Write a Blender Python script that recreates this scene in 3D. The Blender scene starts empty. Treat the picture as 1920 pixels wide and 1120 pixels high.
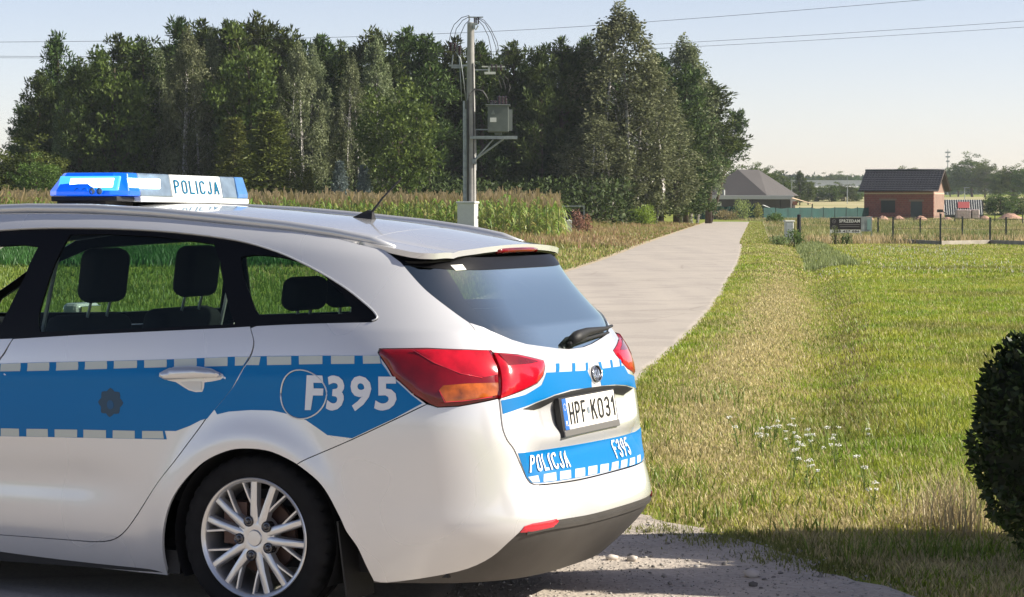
import bpy, bmesh, math, random
import numpy as np
from mathutils import Vector, Matrix
from mathutils.geometry import delaunay_2d_cdt

SC = bpy.context.scene
COL = SC.collection
R = math.radians
random.seed(7)
RNG = np.random.default_rng(11)

# ============================ camera, sky, sun, exposure ============================
EYE = 1.575
cam_d = bpy.data.cameras.new('camera')
cam_d.sensor_width = 36.0
cam_d.lens = 86.25
cam_d.clip_start = 0.1
cam_d.clip_end = 8000.0
cam = bpy.data.objects.new('camera', cam_d)
COL.objects.link(cam)
cam.location = (0, 0, EYE)
cam.rotation_euler = (R(90 - 2.19), 0, 0)
SC.camera = cam

SUN_EL, SUN_AZ = 33.0, 94.0         # azimuth measured clockwise from +Y (away from the camera)
world = bpy.data.worlds.new('World')
SC.world = world
world.use_nodes = True
wt = world.node_tree
wt.nodes.clear()
sky = wt.nodes.new('ShaderNodeTexSky')
sky.sky_type = 'NISHITA'
sky.sun_disc = False
sky.sun_elevation = R(SUN_EL)
sky.sun_rotation = R(SUN_AZ)
sky.altitude = 100
sky.air_density = 0.6
sky.dust_density = 0.5
sky.ozone_density = 1.0
bg = wt.nodes.new('ShaderNodeBackground')
bg.inputs['Strength'].default_value = 0.098
wo = wt.nodes.new('ShaderNodeOutputWorld')
stint = wt.nodes.new('ShaderNodeMix')
stint.data_type = 'RGBA'
stint.blend_type = 'MULTIPLY'
stint.inputs[0].default_value = 1.0
stint.inputs[7].default_value = (1.20, .965, .865, 1)
wt.links.new(sky.outputs[0], stint.inputs[6])
wt.links.new(stint.outputs[2], bg.inputs[0])
wt.links.new(bg.outputs[0], wo.inputs[0])

sun_d = bpy.data.lights.new('sun', 'SUN')
sun_d.energy = 4.9
sun_d.angle = R(0.5)
sun_d.color = (1.0, 0.93, 0.80)
sun = bpy.data.objects.new('sun', sun_d)
COL.objects.link(sun)
_sd = Vector((math.sin(R(SUN_AZ)) * math.cos(R(SUN_EL)), math.cos(R(SUN_AZ)) * math.cos(R(SUN_EL)), math.sin(R(SUN_EL))))
sun.rotation_euler = _sd.to_track_quat('Z', 'Y').to_euler()
sun.location = _sd * 50

SC.view_settings.view_transform = 'Standard'
SC.view_settings.look = 'None'
SC.view_settings.gamma = 1.0
SC.view_settings.use_curve_mapping = False
SC.view_settings.exposure = 0.9
SC.cycles.max_bounces = 8
SC.cycles.transparent_max_bounces = 16

# ============================ materials ============================
def srgb(r, g, b):
    f = lambda c: c / 12.92 if c <= 0.04045 else ((c + 0.055) / 1.055) ** 2.4
    return (f(r / 255), f(g / 255), f(b / 255), 1.0)

class NT:
    def __init__(s, name):
        s.m = bpy.data.materials.new(name)
        s.m.use_nodes = True
        s.t = s.m.node_tree
        s.t.nodes.clear()
        s.out = s.t.nodes.new('ShaderNodeOutputMaterial')
    def n(s, kind, **kw):
        o = s.t.nodes.new('ShaderNode' + kind)
        for k, v in kw.items():
            if isinstance(k, str) and hasattr(o, k):
                setattr(o, k, v)
        return o
    def l(s, a, b):
        s.t.links.new(a, b)
    def principled(s, color=(.5, .5, .5, 1), rough=.5, metal=0., coat=0., coat_rough=.05, spec=.5, trans=0., ior=1.45, emit=None, estr=0.):
        p = s.n('BsdfPrincipled')
        p.inputs['Base Color'].default_value = color if len(color) == 4 else (*color, 1)
        p.inputs['Roughness'].default_value = rough
        p.inputs['Metallic'].default_value = metal
        p.inputs['Coat Weight'].default_value = coat
        p.inputs['Coat Roughness'].default_value = coat_rough
        p.inputs['Specular IOR Level'].default_value = spec
        p.inputs['Transmission Weight'].default_value = trans
        p.inputs['IOR'].default_value = ior
        if emit:
            p.inputs['Emission Color'].default_value = emit
            p.inputs['Emission Strength'].default_value = estr
        s.l(p.outputs[0], s.out.inputs[0])
        s.p = p
        return p
    def noise(s, scale, detail=4, rough=.55, co='Object', dist=0.):
        tc = s.n('TexCoord')
        nz = s.n('TexNoise')
        nz.inputs['Scale'].default_value = scale
        nz.inputs['Detail'].default_value = detail
        nz.inputs['Roughness'].default_value = rough
        nz.inputs['Distortion'].default_value = dist
        s.l(tc.outputs[co], nz.inputs['Vector'])
        return nz.outputs['Fac']
    def ramp(s, fac, stops):
        r = s.n('ValToRGB')
        e = r.color_ramp.elements
        while len(e) < len(stops):
            e.new(.5)
        for i, (p, c) in enumerate(stops):
            e[i].position = p
            e[i].color = c if len(c) == 4 else (*c, 1)
        s.l(fac, r.inputs[0])
        return r.outputs[0]
    def mix(s, fac, a, b, mode='MIX'):
        m = s.n('Mix', data_type='RGBA', blend_type=mode)
        for sock, val in ((m.inputs[0], fac), (m.inputs[6], a), (m.inputs[7], b)):
            if hasattr(val, 'is_linked') or hasattr(val, 'links'):
                s.l(val, sock)
            else:
                sock.default_value = val
        return m.outputs[2]
    def math(s, op, a, b=0.0):
        m = s.n('Math', operation=op)
        for sock, val in ((m.inputs[0], a), (m.inputs[1], b)):
            if hasattr(val, 'links'):
                s.l(val, sock)
            else:
                sock.default_value = val
        return m.outputs[0]
    def bump(s, fac, strength, dist=.01):
        b = s.n('Bump')
        b.inputs['Strength'].default_value = strength
        b.inputs['Distance'].default_value = dist
        s.l(fac, b.inputs['Height'])
        s.l(b.outputs[0], s.p.inputs['Normal'])

def simple(name, color, rough=.5, metal=0., coat=0., spec=.5, var=0., vscale=6., bump=0., bscale=60., bdist=.004):
    t = NT(name)
    p = t.principled(color, rough, metal, coat, spec=spec)
    if var:
        f = t.noise(vscale, 5)
        c = tuple(color[:3])
        o = t.ramp(f, [(.3, tuple(x * (1 - var) for x in c)), (.7, tuple(min(1, x * (1 + var)) for x in c))])
        t.l(o, p.inputs['Base Color'])
    if bump:
        t.bump(t.noise(bscale, 4), bump, bdist)
    return t.m

def paint_mat(name, color, metal, rough):
    """car paint outside, dark trim on the inner face of the sheet"""
    t = NT(name)
    p = t.principled(color, rough, metal, coat=1.0, coat_rough=.04)
    dust = t.ramp(t.noise(1.4, 1.5, .4), [(.35, (rough - .04,) * 3), (.75, (rough + .10,) * 3)])
    t.l(dust, p.inputs['Roughness'])
    inner = t.n('BsdfPrincipled')
    inner.inputs['Base Color'].default_value = (.012, .012, .013, 1)
    inner.inputs['Roughness'].default_value = .8
    g = t.n('NewGeometry')
    ms = t.n('MixShader')
    t.l(g.outputs['Backfacing'], ms.inputs[0])
    t.l(p.outputs[0], ms.inputs[1])
    t.l(inner.outputs[0], ms.inputs[2])
    t.l(ms.outputs[0], t.out.inputs[0])
    return t.m

M = {}
M['paint'] = paint_mat('silver_paint', (.67, .672, .685, 1), .38, .25)
M['blue'] = simple('blue_reflective_film', (.0, .150, .40, 1), .38, spec=.28)
M['block'] = simple('pale_reflective_film', (.50, .54, .50, 1), .4, coat=.3)
M['letter'] = simple('white_film', (.66, .68, .72, 1), .4, coat=.3)
M['trim'] = simple('black_window_trim', (.004, .004, .005, 1), .35, spec=.22)
M['plastic'] = simple('dark_bumper_plastic', (.060, .056, .052, 1), .55, var=.12, vscale=9, bump=.15, bscale=400, bdist=.001)
M['black'] = simple('black_plastic', (.012, .012, .013, 1), .6)
M['cloth'] = simple('black_seat_cloth', (.010, .011, .014, 1), .9)
M['headliner'] = simple('dark_headliner', (.05, .055, .055, 1), .9)
M['chrome'] = simple('chrome', (.75, .75, .75, 1), .12, metal=1.)
M['rail'] = simple('grey_rail_metal', (.52, .53, .55, 1), .32, metal=.4, coat=.6)
M['alloy'] = simple('wheel_alloy', (.62, .62, .63, 1), .30, metal=.75, coat=.6)
M['rubber'] = simple('tyre_rubber', (.012, .012, .013, 1), .85, spec=.2, var=.25, vscale=14, bump=.3, bscale=90)
M['brake'] = simple('rusty_brake_disc', (.08, .045, .035, 1), .5, metal=.4)
M['nut'] = simple('wheel_nut_steel', (.10, .10, .11, 1), .2, metal=.9)
M['red'] = simple('red_lamp_lens', (.15, .0015, .005, 1), .14, coat=.7, spec=.35, var=.4, vscale=9)
M['red_light'] = simple('bright_red_lamp_lens', (.46, .006, .018, 1), .14, coat=.7, spec=.35, var=.3, vscale=16)
M['amber'] = simple('amber_lamp_lens', (.34, .075, .008, 1), .18, coat=.6, var=.7, vscale=16)
M['reflector'] = simple('red_reflector', (.62, .02, .04, 1), .2, coat=1.)
M['plate'] = simple('plate_white', (.80, .78, .72, 1), .45)
M['plate_blue'] = simple('plate_blue', (.02, .12, .42, 1), .45)
M['ink'] = simple('plate_ink', (.01, .01, .01, 1), .5)
M['bluedark'] = simple('dull_blue_print', (.01, .085, .20, 1), .5)
M['badge'] = simple('dark_star_sticker', (.018, .055, .10, 1), .4)
M['lettergreen'] = simple('teal_letter_film', (.0, .10, .20, 1), .5, spec=.1)
M['lampwhite'] = simple('white_lamp_panel', (.62, .64, .62, 1), .4)
M['lampgrey'] = simple('grey_lamp_lens', (.12, .165, .21, 1), .15, coat=1., var=.25, vscale=20)
M['lampblue'] = simple('pale_blue_lamp_lens', (.05, .16, .38, 1), .12, coat=1., var=.2, vscale=20)

def glass_mat(name, tint, alpha, rough=.02):
    """thin tinted sheet: clear film with fresnel reflection"""
    t = NT(name)
    tr = t.n('BsdfTransparent')
    tr.inputs[0].default_value = tint
    gl = t.n('BsdfGlossy')
    gl.inputs['Roughness'].default_value = rough
    gl.inputs['Color'].default_value = (.90, 1, .92, 1)
    fr = t.n('Fresnel')
    fr.inputs[0].default_value = 1.52
    k = t.math('MINIMUM', t.math('MULTIPLY', fr.outputs[0], alpha), .95)
    ms = t.n('MixShader')
    t.l(k, ms.inputs[0])
    t.l(tr.outputs[0], ms.inputs[1])
    t.l(gl.outputs[0], ms.inputs[2])
    t.l(ms.outputs[0], t.out.inputs[0])
    return t.m
M['glass'] = glass_mat('tinted_side_glass', (.62, .74, .66, 1), .55)
M['rglass'] = glass_mat('tinted_rear_glass', (.50, .64, .60, 1), 6.5)

# ============================ helpers ============================
def mesh_obj(name, verts, faces, mat=None, parent=None, smooth=False, mats=None, mi=None):
    me = bpy.data.meshes.new(name)
    me.from_pydata([tuple(v) for v in verts], [], [tuple(f) for f in faces])
    if mats:
        for m in mats:
            me.materials.append(m)
        if mi is not None:
            me.polygons.foreach_set('material_index', mi)
    elif mat:
        me.materials.append(mat)
    if smooth:
        me.polygons.foreach_set('use_smooth', [True] * len(me.polygons))
    me.update()
    o = bpy.data.objects.new(name, me)
    COL.objects.link(o)
    if parent:
        o.parent = parent
    return o

def tag(o, label=None, cat=None, group=None, kind=None):
    if label: o['label'] = label
    if cat: o['category'] = cat
    if group: o['group'] = group
    if kind: o['kind'] = kind
    return o

def empty(name, loc=(0, 0, 0), rz=0., label=None, cat=None, group=None):
    o = bpy.data.objects.new(name, None)
    o.empty_display_size = .2
    COL.objects.link(o)
    o.location = loc
    o.rotation_euler = (0, 0, rz)
    return tag(o, label, cat, group)

class MB:
    """collects simple solids into one mesh"""
    def __init__(s):
        s.v, s.f = [], []
    def add(s, v, f):
        b = len(s.v)
        s.v += [tuple(map(float, p)) for p in v]
        s.f += [tuple(i + b for i in q) for q in f]
        return s
    def box(s, c, d, rz=0., ry=0., rx=0.):
        x, y, z = (k / 2 for k in d)
        m = Matrix.Translation(c) @ Matrix.Rotation(rz, 4, 'Z') @ Matrix.Rotation(ry, 4, 'Y') @ Matrix.Rotation(rx, 4, 'X')
        p = [m @ Vector((i, j, k)) for i in (-x, x) for j in (-y, y) for k in (-z, z)]
        return s.add(p, [(0, 1, 3, 2), (4, 6, 7, 5), (0, 4, 5, 1), (2, 3, 7, 6), (0, 2, 6, 4), (1, 5, 7, 3)])
    def tube(s, pts, r, n=8, cap=True):
        pts = [Vector(p) for p in pts]
        rr = r if isinstance(r, (list, tuple)) else [r] * len(pts)
        rings = []
        up = Vector((0, 0, 1))
        for i, p in enumerate(pts):
            d = (pts[min(i + 1, len(pts) - 1)] - pts[max(i - 1, 0)])
            d = d.normalized() if d.length > 1e-9 else Vector((0, 0, 1))
            a = d.cross(up)
            if a.length < .05: a = d.cross(Vector((1, 0, 0)))
            a.normalize()
            b = d.cross(a)
            rings.append([p + (a * math.cos(t) + b * math.sin(t)) * rr[i] for t in (2 * math.pi * k / n for k in range(n))])
        v = [q for ring in rings for q in ring]
        f = [(i * n + k, i * n + (k + 1) % n, (i + 1) * n + (k + 1) % n, (i + 1) * n + k) for i in range(len(pts) - 1) for k in range(n)]
        if cap:
            f += [tuple(range(n))[::-1], tuple((len(pts) - 1) * n + k for k in range(n))]
        return s.add(v, f)
    def lathe(s, prof, axis='Z', c=(0, 0, 0), n=32, close=False):
        """prof: (radius, height) pairs"""
        v = []
        for r, h in prof:
            for k in range(n):
                t = 2 * math.pi * k / n
                a, b = r * math.cos(t), r * math.sin(t)
                q = {'Z': (a, b, h), 'Y': (a, h, b), 'X': (h, a, b)}[axis]
                v.append((q[0] + c[0], q[1] + c[1], q[2] + c[2]))
        m = len(prof)
        f = [(i * n + k, i * n + (k + 1) % n, (i + 1) * n + (k + 1) % n, (i + 1) * n + k) for i in range(m - 1) for k in range(n)]
        if close:
            f += [tuple(range(n)), tuple((m - 1) * n + k for k in range(n))]
        return s.add(v, f)
    def prism(s, poly, h0, h1, fn):
        """poly in 2-D, swept from h0 to h1; fn(u, v, h) -> point"""
        n = len(poly)
        v = [fn(u, w, h0) for u, w in poly] + [fn(u, w, h1) for u, w in poly]
        f = [tuple(range(n)), tuple(range(n, 2 * n))[::-1]] + [(k, k + n, (k + 1) % n + n, (k + 1) % n) for k in range(n)]
        return s.add(v, f)
    def build(s, name, mat, parent=None, smooth=False, bevel=0., seg=2, auto=False):
        o = mesh_obj(name, s.v, s.f, mat, parent, smooth)
        bm = bmesh.new()
        bm.from_mesh(o.data)
        bmesh.ops.recalc_face_normals(bm, faces=bm.faces)
        bm.to_mesh(o.data)
        bm.free()
        if bevel:
            m = o.modifiers.new('bevel', 'BEVEL')
            m.width = bevel
            m.segments = seg
            m.limit_method = 'ANGLE'
            m.angle_limit = R(35)
        if auto:
            sharp_by_angle(o.data, 35)
        return o

def sharp_by_angle(me, deg):
    me.polygons.foreach_set('use_smooth', [True] * len(me.polygons))
    bm = bmesh.new()
    bm.from_mesh(me)
    for e in bm.edges:
        if len(e.link_faces) == 2 and e.calc_face_angle(0) > R(deg):
            e.smooth = False
    bm.to_mesh(me)
    bm.free()

def copy_tree(o, parent=None):
    c = o.copy()
    COL.objects.link(c)
    c.parent = parent
    for ch in list(o.children):
        copy_tree(ch, c)
    return c

def text_2d(s, bold=0.0):
    """outline of a word as a flat mesh, scaled to the unit square"""
    cu = bpy.data.curves.new('lettering', 'FONT')
    cu.body = s
    cu.size = 1.0
    cu.resolution_u = 3
    cu.offset = bold
    cu.space_character = 1.0 + max(0., bold) * 6
    o = bpy.data.objects.new('lettering', cu)
    COL.objects.link(o)
    me = bpy.data.meshes.new_from_object(o.evaluated_get(bpy.context.evaluated_depsgraph_get()))
    COL.objects.unlink(o)
    bpy.data.objects.remove(o)
    bm = bmesh.new()
    bm.from_mesh(me)
    bmesh.ops.triangulate(bm, faces=bm.faces)
    bm.to_mesh(me)
    bm.free()
    v = np.array([p.co[:2] for p in me.vertices])
    f = [tuple(p.vertices) for p in me.polygons]
    lo, hi = v.min(0), v.max(0)
    return (v - lo) / (hi - lo), f

def _arc(cx, cy, rx, ry, a0, a1, n=7):
    return [(cx + rx * math.cos(R(a0 + (a1 - a0) * k / n)), cy + ry * math.sin(R(a0 + (a1 - a0) * k / n))) for k in range(n + 1)]
def glyphs(w):
    # strokes of condensed capitals on a cell of width w and height 1
    h = w / 2
    return {
     'P': [[(0, 0), (0, 1)], [(0, 1)] + _arc(w - .24, .76, .24, .24, 90, -90) + [(0, .52)]],
     'O': [_arc(h, 1 - h, h, h, 0, 180) + _arc(h, h, h, h, 180, 360) + [(w, 1 - h)]],
     '0': [_arc(h, 1 - h, h, h, 0, 180) + _arc(h, h, h, h, 180, 360) + [(w, 1 - h)]],
     'L': [[(0, 1), (0, 0), (w * .85, 0)]], 'I': [[(0, 0), (0, 1)]],
     'C': [_arc(h, 1 - h, h, h, 10, 180) + _arc(h, h, h, h, 180, 350)],
     'J': [[(w * .8, 1)] + _arc(w * .4, h, w * .4, h, 0, -170)],
     'A': [[(0, 0), (h, 1), (w, 0)], [(w * .2, .30), (w * .8, .30)]],
     'H': [[(0, 0), (0, 1)], [(w, 0), (w, 1)], [(0, .5), (w, .5)]],
     'F': [[(0, 0), (0, 1), (w * .9, 1)], [(0, .52), (w * .75, .52)]],
     'K': [[(0, 0), (0, 1)], [(w, 1), (0, .42)], [(w * .38, .64), (w, 0)]],
     '3': [_arc(h, .74, h * .95, .26, 150, -80) + [(h * .7, .5)], [(h * .7, .5)] + _arc(h, .26, h, .26, 80, -150)],
     '9': [_arc(h, .70, h, .30, 0, 360, 14), [(w, .70), (w * .80, .38), (w * .35, 0)]],
     '5': [[(w * .9, 1), (w * .12, 1), (0, .54)] + _arc(h, .31, h, .31, 110, -145)],
     '1': [[(0, .75), (w * .45, 1), (w * .45, 0)]]}
def stroke_2d(s, th=.12, w=.42, gap=.20):
    V, F_, x = [], [], 0.
    G = glyphs(w)
    for ch in s:
        if ch == ' ': x += w * .8; continue
        ext = 0.
        for line in G[ch]:
            P_ = [Vector(line[0])]
            for q in line[1:]:                        # short steps, so the strokes follow the bodywork
                q = Vector(q); k = max(1, int((q - P_[-1]).length / .12)); a0 = P_[-1]
                P_ += [a0.lerp(q, (j + 1) / k) for j in range(k)]
            P_ = [q for i, q in enumerate(P_) if i == 0 or (q - P_[i - 1]).length > 1e-6]
            b = len(V); n = len(P_)
            for i, p in enumerate(P_):
                d0 = (p - P_[i - 1]).normalized() if i else (P_[1] - p).normalized(); d1 = (P_[i + 1] - p).normalized() if i < n - 1 else d0
                m = (d0 + d1).normalized() if (d0 + d1).length > .1 else d0; nn = Vector((-m.y, m.x)); k = min(1.6, 1 / max(.4, m.dot(d1)))
                e = -d0 * th / 2 if i == 0 else (d0 * th / 2 if i == n - 1 else Vector((0, 0)))
                for sg in (1, -1): q = p + nn * sg * th / 2 * k + e * .9; V.append((q.x + x, q.y)); ext = max(ext, p.x)
            F_ += [(b + 2 * i, b + 2 * i + 1, b + 2 * i + 3, b + 2 * i + 2) for i in range(n - 1)]
        x += ext + gap + th
    V = np.array(V); lo, hi = V.min(0), V.max(0)
    return (V - lo) / (hi - lo), F_
# ============================ car body shell ============================
LV = [.10, .20, .30, .38, .46, .56, .66, .76, .86, .96, 1.04, 1.12, 1.22, 1.32, 1.40, 1.46, 1.50]
TW = [.800,.845,.868,.878,.886,.892,.896,.896,.890,.878,.862,.838,.797,.752,.712,.672,.630]   # half width
TR = [.88, .99,1.09,1.135,1.125,1.085,1.055,1.030,1.010,.985,.935,.885,.825,.770,.735,.715,.700]   # rear centre
TN = [2.7, 2.8, 2.9, 3.0, 3.0, 3.2, 3.5, 3.8, 4.0, 4.1, 4.2, 4.2, 4.3, 4.4, 4.4, 4.4, 4.4]
TS = [-.20,-.20,-.20,-.20,-.20,-.20,-.18,-.15,-.10,-.02, .08, .15, .18, .20, .20, .20, .20]   # where the corner curve starts
TH = ([-1.2,-.9,-.7,-.5,-.3,-.06,.18,.6,1.1,1.8,2.6],
      [1.33,1.352,1.375,1.405,1.437,1.470,1.492,1.525,1.540,1.515,1.45])                 # height of roof edge
HT0 = 1.54; VB = 1.12
class Spl:
    def __init__(s, x, y):
        x = np.array(x, float); y = np.array(y, float); n = len(x); h = np.diff(x)
        A = np.zeros((n, n)); r = np.zeros(n); A[0,0] = A[-1,-1] = 1
        for i in range(1, n-1):
            A[i,i-1] = h[i-1]; A[i,i] = 2*(h[i-1]+h[i]); A[i,i+1] = h[i]
            r[i] = 3*((y[i+1]-y[i])/h[i]-(y[i]-y[i-1])/h[i-1])
        c = np.linalg.solve(A, r); s.x, s.y, s.h, s.c = x, y, h, c
        s.b = (y[1:]-y[:-1])/h - h*(2*c[:-1]+c[1:])/3; s.d = (c[1:]-c[:-1])/(3*h)
    def __call__(s, t):
        t = np.asarray(t, float); i = np.clip(np.searchsorted(s.x, t)-1, 0, len(s.x)-2)
        u = t-s.x[i]; return s.y[i]+s.b[i]*u+s.c[i]*u*u+s.d[i]*u**3
sW, sR, sN, sS, sH = Spl(LV,TW), Spl(LV,TR), Spl(LV,TN), Spl(LV,TS), Spl(*TH)
HUB_Z, ARCH_R, WB = .317, .345, 2.79
XF = 2.62
def F(s, v):
    """body shell (x forward, y left, z up, rear axle at x = 0): s > 0 runs forward along the flank,
    s < 0 is minus the polar angle round the rear, v is the height below the belt line"""
    s = np.asarray(s, float); v = np.asarray(v, float) * np.ones_like(s)
    flip = s < -math.pi / 2; s = np.where(flip, -math.pi - s, s); sg = np.where(flip, -1., 1.)
    W, Rr, n, x0 = sW(v), sR(v), sN(v), sS(v)
    a = Rr + x0; ph = np.where(s < 0, -s, 0)
    c, q = np.abs(np.cos(ph)), np.abs(np.sin(ph))
    rho = ((c / W) ** n + (q / a) ** n) ** (-1 / n)
    x = np.where(s < 0, x0 - rho * q, x0 + s)
    y = np.where(s < 0, rho * c, W - .010 * np.maximum(s - .3, 0) ** 2)
    ps = np.clip((x - XF) / .98, 0, math.pi / 2)          # front corner
    af = 1.06 - .25 * np.clip((v - .55) / .5, 0, 1) ** 2; cf, qf = np.cos(ps), np.sin(ps)
    rf = ((cf / np.maximum(y, .3)) ** 3 + (qf / af) ** 3) ** (-1 / 3)
    fr = x > XF
    x2 = np.where(fr, XF + rf * qf, x); y2 = np.where(fr, rf * cf, y)
    # relief of the flank: wheel-arch lips, hollow between the wheels, shoulder line
    fl = np.clip((x2 + .62) / .25, 0, 1) * (~fr) * np.clip((1.02 - v) / .1, 0, 1)
    for xw in (0., WB):
        d = np.hypot(x2 - xw, v - HUB_Z)
        y2 = y2 + fl * .020 * np.exp(-((d - ARCH_R - .02) / .075) ** 2)
    mid = np.clip((x2 - .42) / .35, 0, 1) * np.clip((2.35 - x2) / .35, 0, 1)
    y2 = y2 - fl * mid * .020 * np.exp(-((v - .50) / .085) ** 2)
    y2 = y2 + fl * .006 * np.exp(-((v - .93 - .03 * np.clip(x2, -1, 3) * -1) / .03) ** 2)
    # relief of the tail: shelf of the bumper, hollow round the plate
    tl = (s < 0) * np.clip((-s - .75) / .2, 0, 1)
    x2 = x2 + tl * (.030 * np.exp(-((v - .635) / .045) ** 2) * np.clip((-s - .95) / .12, 0, 1) + .022 * np.clip((-s - 1.02) / .1, 0, 1) * np.exp(-((v - .775) / .055) ** 4))
    k = (sH(x2) - VB) / (HT0 - VB)
    z = np.where(v < VB, v, VB + (v - VB) * k * (HT0 - VB) / (1.50 - VB))
    return x2, y2 * sg, z
def PP(s, v): return np.stack(F(s, v), -1)
def NN(s, v):
    e = 2e-3; a = PP(s + e, v) - PP(s - e, v); b = PP(s, v + e) - PP(s, v - e)
    n = np.cross(b, a); return n / np.maximum(np.linalg.norm(n, axis=-1, keepdims=True), 1e-9)

def inside(px, py, poly):
    p = np.array(poly); x1, y1 = p[:, 0], p[:, 1]; x2, y2 = np.roll(x1, -1), np.roll(y1, -1)
    c = (y1[None] > py[:, None]) != (y2[None] > py[:, None])
    t = (x2 - x1)[None] * (py[:, None] - y1[None]) / np.where(y2 == y1, 1e-12, y2 - y1)[None] + x1[None]
    return (np.sum(c & (px[:, None] < t), 1) % 2) == 1

def densify(poly, res):
    out = []
    for i, a in enumerate(poly):
        b = poly[(i + 1) % len(poly)]; d = math.hypot(b[0] - a[0], b[1] - a[1]); k = max(1, int(math.ceil(d / res)))
        out += [(a[0] + (b[0] - a[0]) * j / k, a[1] + (b[1] - a[1]) * j / k) for j in range(k)]
    return out

def smooth_poly(poly, it=1, keep=()):
    """one or two rounds of corner cutting"""
    for _ in range(it):
        o = []
        for i, a in enumerate(poly):
            p, q = poly[i - 1], poly[(i + 1) % len(poly)]
            if i in keep or _ > 0 and tuple(a) in keep: o.append(a); continue
            la, lb = math.hypot(a[0]-p[0], a[1]-p[1]), math.hypot(a[0]-q[0], a[1]-q[1])
            k = .25
            o += [(a[0] + (p[0]-a[0])*k, a[1] + (p[1]-a[1])*k), (a[0] + (q[0]-a[0])*k, a[1] + (q[1]-a[1])*k)]
        poly = o; keep = ()
    return poly

def inset(poly, d):
    p = np.array(poly); n = len(p)
    ar = .5 * np.sum(p[:, 0] * np.roll(p[:, 1], -1) - np.roll(p[:, 0], -1) * p[:, 1])
    e = np.roll(p, -1, 0) - p; e /= np.maximum(np.linalg.norm(e, axis=1, keepdims=True), 1e-9)
    nrm = np.stack([-e[:, 1], e[:, 0]], 1) * (1 if ar > 0 else -1)
    m = nrm + np.roll(nrm, 1, 0); m /= np.maximum(np.linalg.norm(m, axis=1, keepdims=True), .35)
    return [tuple(q) for q in p + m * d]

def curve(pts, k=4):
    p = [np.array(q, float) for q in pts]; out = []
    for i in range(len(p) - 1):
        a, b, c, d = p[max(i - 1, 0)], p[i], p[i + 1], p[min(i + 2, len(p) - 1)]
        for j in range(k):
            t = j / k; q = .5 * ((2 * b) + (c - a) * t + (2 * a - 5 * b + 4 * c - d) * t * t + (3 * b - a - 3 * c + d) * t ** 3); out.append((float(q[0]), float(q[1])))
    return out + [tuple(pts[-1])]
def flipside(poly): return [(-math.pi - s, v) for s, v in poly]

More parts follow.
